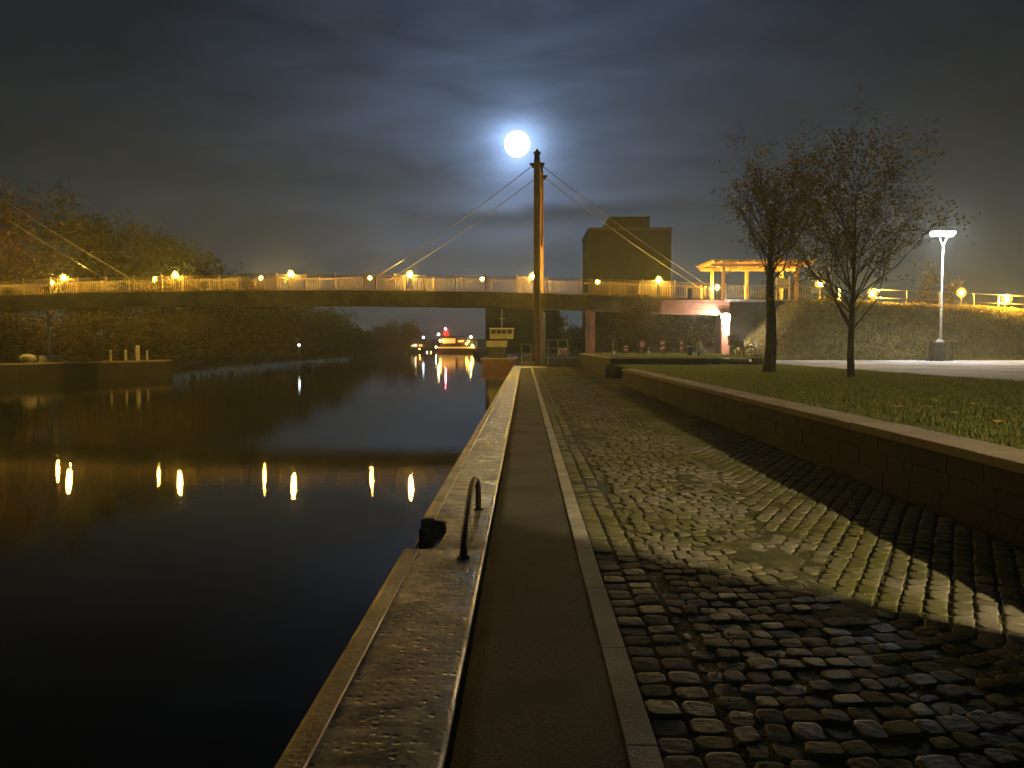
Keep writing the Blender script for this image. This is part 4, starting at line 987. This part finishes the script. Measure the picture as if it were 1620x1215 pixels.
# construction beacons
def beacon(px, Y, label, w_=.26, h=.85):
    P_ = at(px, 559, Y); z = .99; o = thing('warning_beacon', (P_.x, P_.y, z), label, 'beacon', 'striped warning beacons on the terrace')
    mb = MB(); mb.box((P_.x, P_.y, z+.06), (.5, .35, .12)); mb.build('foot', MT['dark'], o, bevel=.02)
    n = 5; mb = MB(); vs = []
    for k in range(n):
        za = z+.13+h*k/n; zb = z+.13+h*(k+1)/n; sl = .07
        mb.cur = k % 2
        q = [(-w_/2, za+(0 if k else -0)), (w_/2, za+(sl if k else 0)), (w_/2, zb+(sl if k < n-1 else 0)), (-w_/2, zb)]
        mb.add([(P_.x+a, P_.y-.02, b_) for a, b_ in q]+[(P_.x+a, P_.y+.02, b_) for a, b_ in q], [(0, 1, 2, 3), (7, 6, 5, 4), (0, 4, 5, 1), (1, 5, 6, 2), (2, 6, 7, 3), (3, 7, 4, 0)])
    mb.build('striped_panel', [MT['red'], MT['white']], o)
    return o
beacon(1048, 56, 'striped red and white beacon in front of the dark tree gap', .3, .95)
beacon(1078, 57, 'rightmost striped beacon near the green post', .2, .95)
beacon(990, 58, 'leftmost short striped beacon on the terrace', .3, .55)
P_ = at(1015, 559, 57); o = thing('round_sign', (P_.x, P_.y, .99), 'round red and white road sign on a low foot between the beacons', 'sign')
mb = MB(); mb.box((P_.x, P_.y, 1.05), (.7, .4, .12)); mb.build('foot', MT['dark'], o, bevel=.02)
mb = MB(); mb.tube([(P_.x, P_.y, 1.1), (P_.x, P_.y, 1.8)], .03, 6); mb.build('pole', MT['steel'], o)
mb = MB(); mb.tube([(P_.x, P_.y-.05, 1.72), (P_.x, P_.y-.03, 1.72)], .34, 20); mb.build('disc', MT['red'], o)
mb = MB(); mb.tube([(P_.x, P_.y-.065, 1.72), (P_.x, P_.y-.052, 1.72)], .2, 20); mb.build('disc_centre', MT['white'], o)
for (px, lb) in ((970, 'left small marker stake with a pale base on the terrace'), (1026, 'right small marker stake beside the round sign')):
    P_ = at(px, 559, 57.5); o = thing('marker_stake', (P_.x, P_.y, .99), lb, 'stake', 'marker stakes on the terrace')
    mb = MB(); mb.tube([(P_.x, P_.y, .98), (P_.x, P_.y, 2.1 if px < 1000 else 1.5)], .025, 6); mb.build('stick', MT['cream'], o)
    mb = MB(); mb.tube([(P_.x, P_.y, .98), (P_.x, P_.y, 1.2)], [.18, .1], 10); mb.build('base', MT['yrail'], o)
P_ = at(1091, 572, 45); o = thing('bollard', (P_.x, P_.y, LZ), 'dark green bollard beside the white bollard', 'bollard', 'bollards near the machine')
zt = at(1091, 541, 45).z
mb = MB(); mb.tube([(P_.x, P_.y, LZ-.1), (P_.x, P_.y, zt-.1), (P_.x, P_.y, zt)], [.16, .16, .08], 12); mb.build('body', MT['green'], o, smooth=False)
mb = MB(); mb.tube([(P_.x, P_.y, zt-.3), (P_.x, P_.y, zt-.2)], .165, 12); mb.build('band', MT['cream'], o)
P_ = at(1106, 572, 45); o = thing('bollard', (P_.x, P_.y, LZ), 'white bollard with a blue band lit by the flood lamp', 'bollard', 'bollards near the machine')
mb = MB(); mb.tube([(P_.x, P_.y, LZ-.1), (P_.x, P_.y, zt), (P_.x, P_.y, zt+.05)], [.11, .11, .05], 12); mb.build('body', MT['white'], o)
mb = MB(); mb.tube([(P_.x, P_.y, LZ+.35), (P_.x, P_.y, LZ+.6)], .115, 12); mb.build('band', MT['blue'], o)
mb = MB(); mb.tube([(P_.x+.08, P_.y+.1, zt-.05), (P_.x+.42, P_.y+.1, LZ+.35)], .07, 8); mb.build('brace', MT['cream'], o)
MT['pale'] = mat('pale_grey_metal', (.52, .50, .44), (.32, .31, .27), 8, .5)
# machine with flywheel
P_ = at(1167, 566, 46); X, Y, Z = P_.x, P_.y, LZ
mc = thing('old_engine', (X, Y, Z), 'historic grey engine with a flywheel on a white base by the plaza', 'engine')
mb = MB(); mb.b2(X-.75, X+.55, Y-.45, Y+.45, Z-.02, Z+.16); mb.build('base', MT['white'], mc, bevel=.03)
mb = MB(); mb.b2(X-.35, X+.28, Y-.3, Y+.3, Z+.85, Z+1.28); mb.b2(X-.55, X-.36, Y-.2, Y+.2, Z+1.0, Z+1.45); mb.tube([(X-.6, Y, Z+1.42), (X+.35, Y, Z+1.5)], .12, 10); mb.build('block', MT['pale'], mc, bevel=.02)
mb = MB(); mb.tube([(X+.1, Y-.1, Z+1.28), (X+.1, Y-.1, Z+1.62)], .05, 8); mb.tube([(X-.15, Y-.1, Z+1.28), (X-.15, Y-.1, Z+1.6)], .09, 8); mb.build('cylinder_heads', MT['pale'], mc)
for (x, y) in ((-.35, -.25), (.22, -.25), (-.35, .25), (.22, .25)):
    mb = MB(); mb.box((X+x, Y+y, Z+.5), (.1, .1, .7)); mb.build('leg', MT['pale'], mc)
mb = MB(); mb.tube([(X-.33, Y-.27, Z+.2), (X+.2, Y-.27, Z+.82)], .035, 6); mb.tube([(X+.2, Y-.27, Z+.2), (X-.33, Y-.27, Z+.82)], .035, 6); mb.build('brace', MT['pale'], mc)
mb = MB(); mb.ring((X+.62, Y-.42, Z+.56), .36, .06, 'y', 28, 8); fw = mb.build('flywheel', MT['pale'], mc, smooth=True)
mb = MB()
for k in range(5):
    a = k*2*math.pi/5; mb.tube([(X+.62, Y-.42, Z+.56), (X+.62+.35*math.cos(a), Y-.42, Z+.56+.35*math.sin(a))], .018, 6)
mb.tube([(X+.62, Y-.5, Z+.56), (X+.62, Y-.2, Z+.56)], .06, 8); mb.build('spokes', MT['pale'], fw)
P_ = at(1198, 570, 43); o = tag(MB().box((P_.x, P_.y, LZ+.24), (.55, .5, .5), taper=.9).build('stone_block', MT['concrete'], base=(P_.x, P_.y, LZ), bevel=.05), 'small grey stone block right of the old engine', 'block')
P_ = at(1111, 548, 59); o = thing('cabinet', (P_.x, P_.y, .98), 'brown utility cabinet under the bridge end', 'cabinet')
mb = MB(); mb.box((P_.x, P_.y, 1.55), (.5, .4, 1.15)); mb.build('body', MT['hull'], o, bevel=.02); mb = MB(); mb.box((P_.x, P_.y, 2.16), (.58, .48, .06)); mb.build('lid', MT['dark'], o)
# at the foot of the park lamp
P_ = at(1487, 568, 47.4); o = thing('litter_bin', (P_.x-.05, P_.y, LZ), 'grey litter bin at the foot of the tall park lamp', 'bin')
mb = MB(); mb.box((P_.x-.05, P_.y, LZ+.6), (.5, .4, 1.15)); mb.build('body', MT['concrete'], o, bevel=.03); mb = MB(); mb.tube([(P_.x-.05, P_.y, LZ+1.18), (P_.x-.05, P_.y, LZ+1.4)], [.26, .06], 12); mb.build('dome_lid', MT['concrete'], o)
P_ = at(1470, 568, 47.8); o = thing('picnic_table', (P_.x, P_.y, LZ), 'small high table left of the litter bin', 'table')
mb = MB(); mb.box((P_.x, P_.y, LZ+1.25), (.85, .6, .06)); mb.build('tabletop', MT['wood'], o)
for s_ in (-1, 1):
    mb = MB(); mb.box((P_.x+.0+s_*.12, P_.y, LZ+.61), (.1, .3, 1.21)); mb.build('leg', MT['concrete'], o)
P_ = at(1503, 568, 48.2); o = thing('picnic_table', (P_.x, P_.y, LZ), 'small high table right of the litter bin', 'table')
mb = MB(); mb.box((P_.x, P_.y, LZ+1.25), (.6, .6, .06)); mb.build('tabletop', MT['wood'], o)
for s_ in (-1, 1):
    mb = MB(); mb.box((P_.x+s_*.12, P_.y, LZ+.61), (.08, .3, 1.21)); mb.build('leg', MT['concrete'], o)

# ------------------------------------------------------------------ MOON
DM = 3500
P_ = Vector((0, 0, CH)) + moon_dir*DM
o = tag(MB().ball((0, 0, 0), DM*19/1215, 32).build('moon', MT['moon'], smooth=True), 'bright full moon glowing above the pylon', 'moon'); o.location = P_

# ------------------------------------------------------------------ HAZE ADDED FOR LAMP GLOW
m = bpy.data.materials.new('haze'); m.use_nodes = True; t = m.node_tree; t.nodes.clear()
pv = N('ShaderNodeVolumePrincipled', t); pv.inputs['Color'].default_value = (.80, .90, .80, 1); pv.inputs['Density'].default_value = .0010; pv.inputs['Anisotropy'].default_value = .62
oo = N('ShaderNodeOutputMaterial', t); t.links.new(pv.outputs[0], oo.inputs['Volume'])
mb = MB(); mb.b2(-560, 460, -80, 960, -4.2, 18.5)
tag(mb.build('haze', m), 'thin night mist over the river and quay', 'haze', kind='stuff')
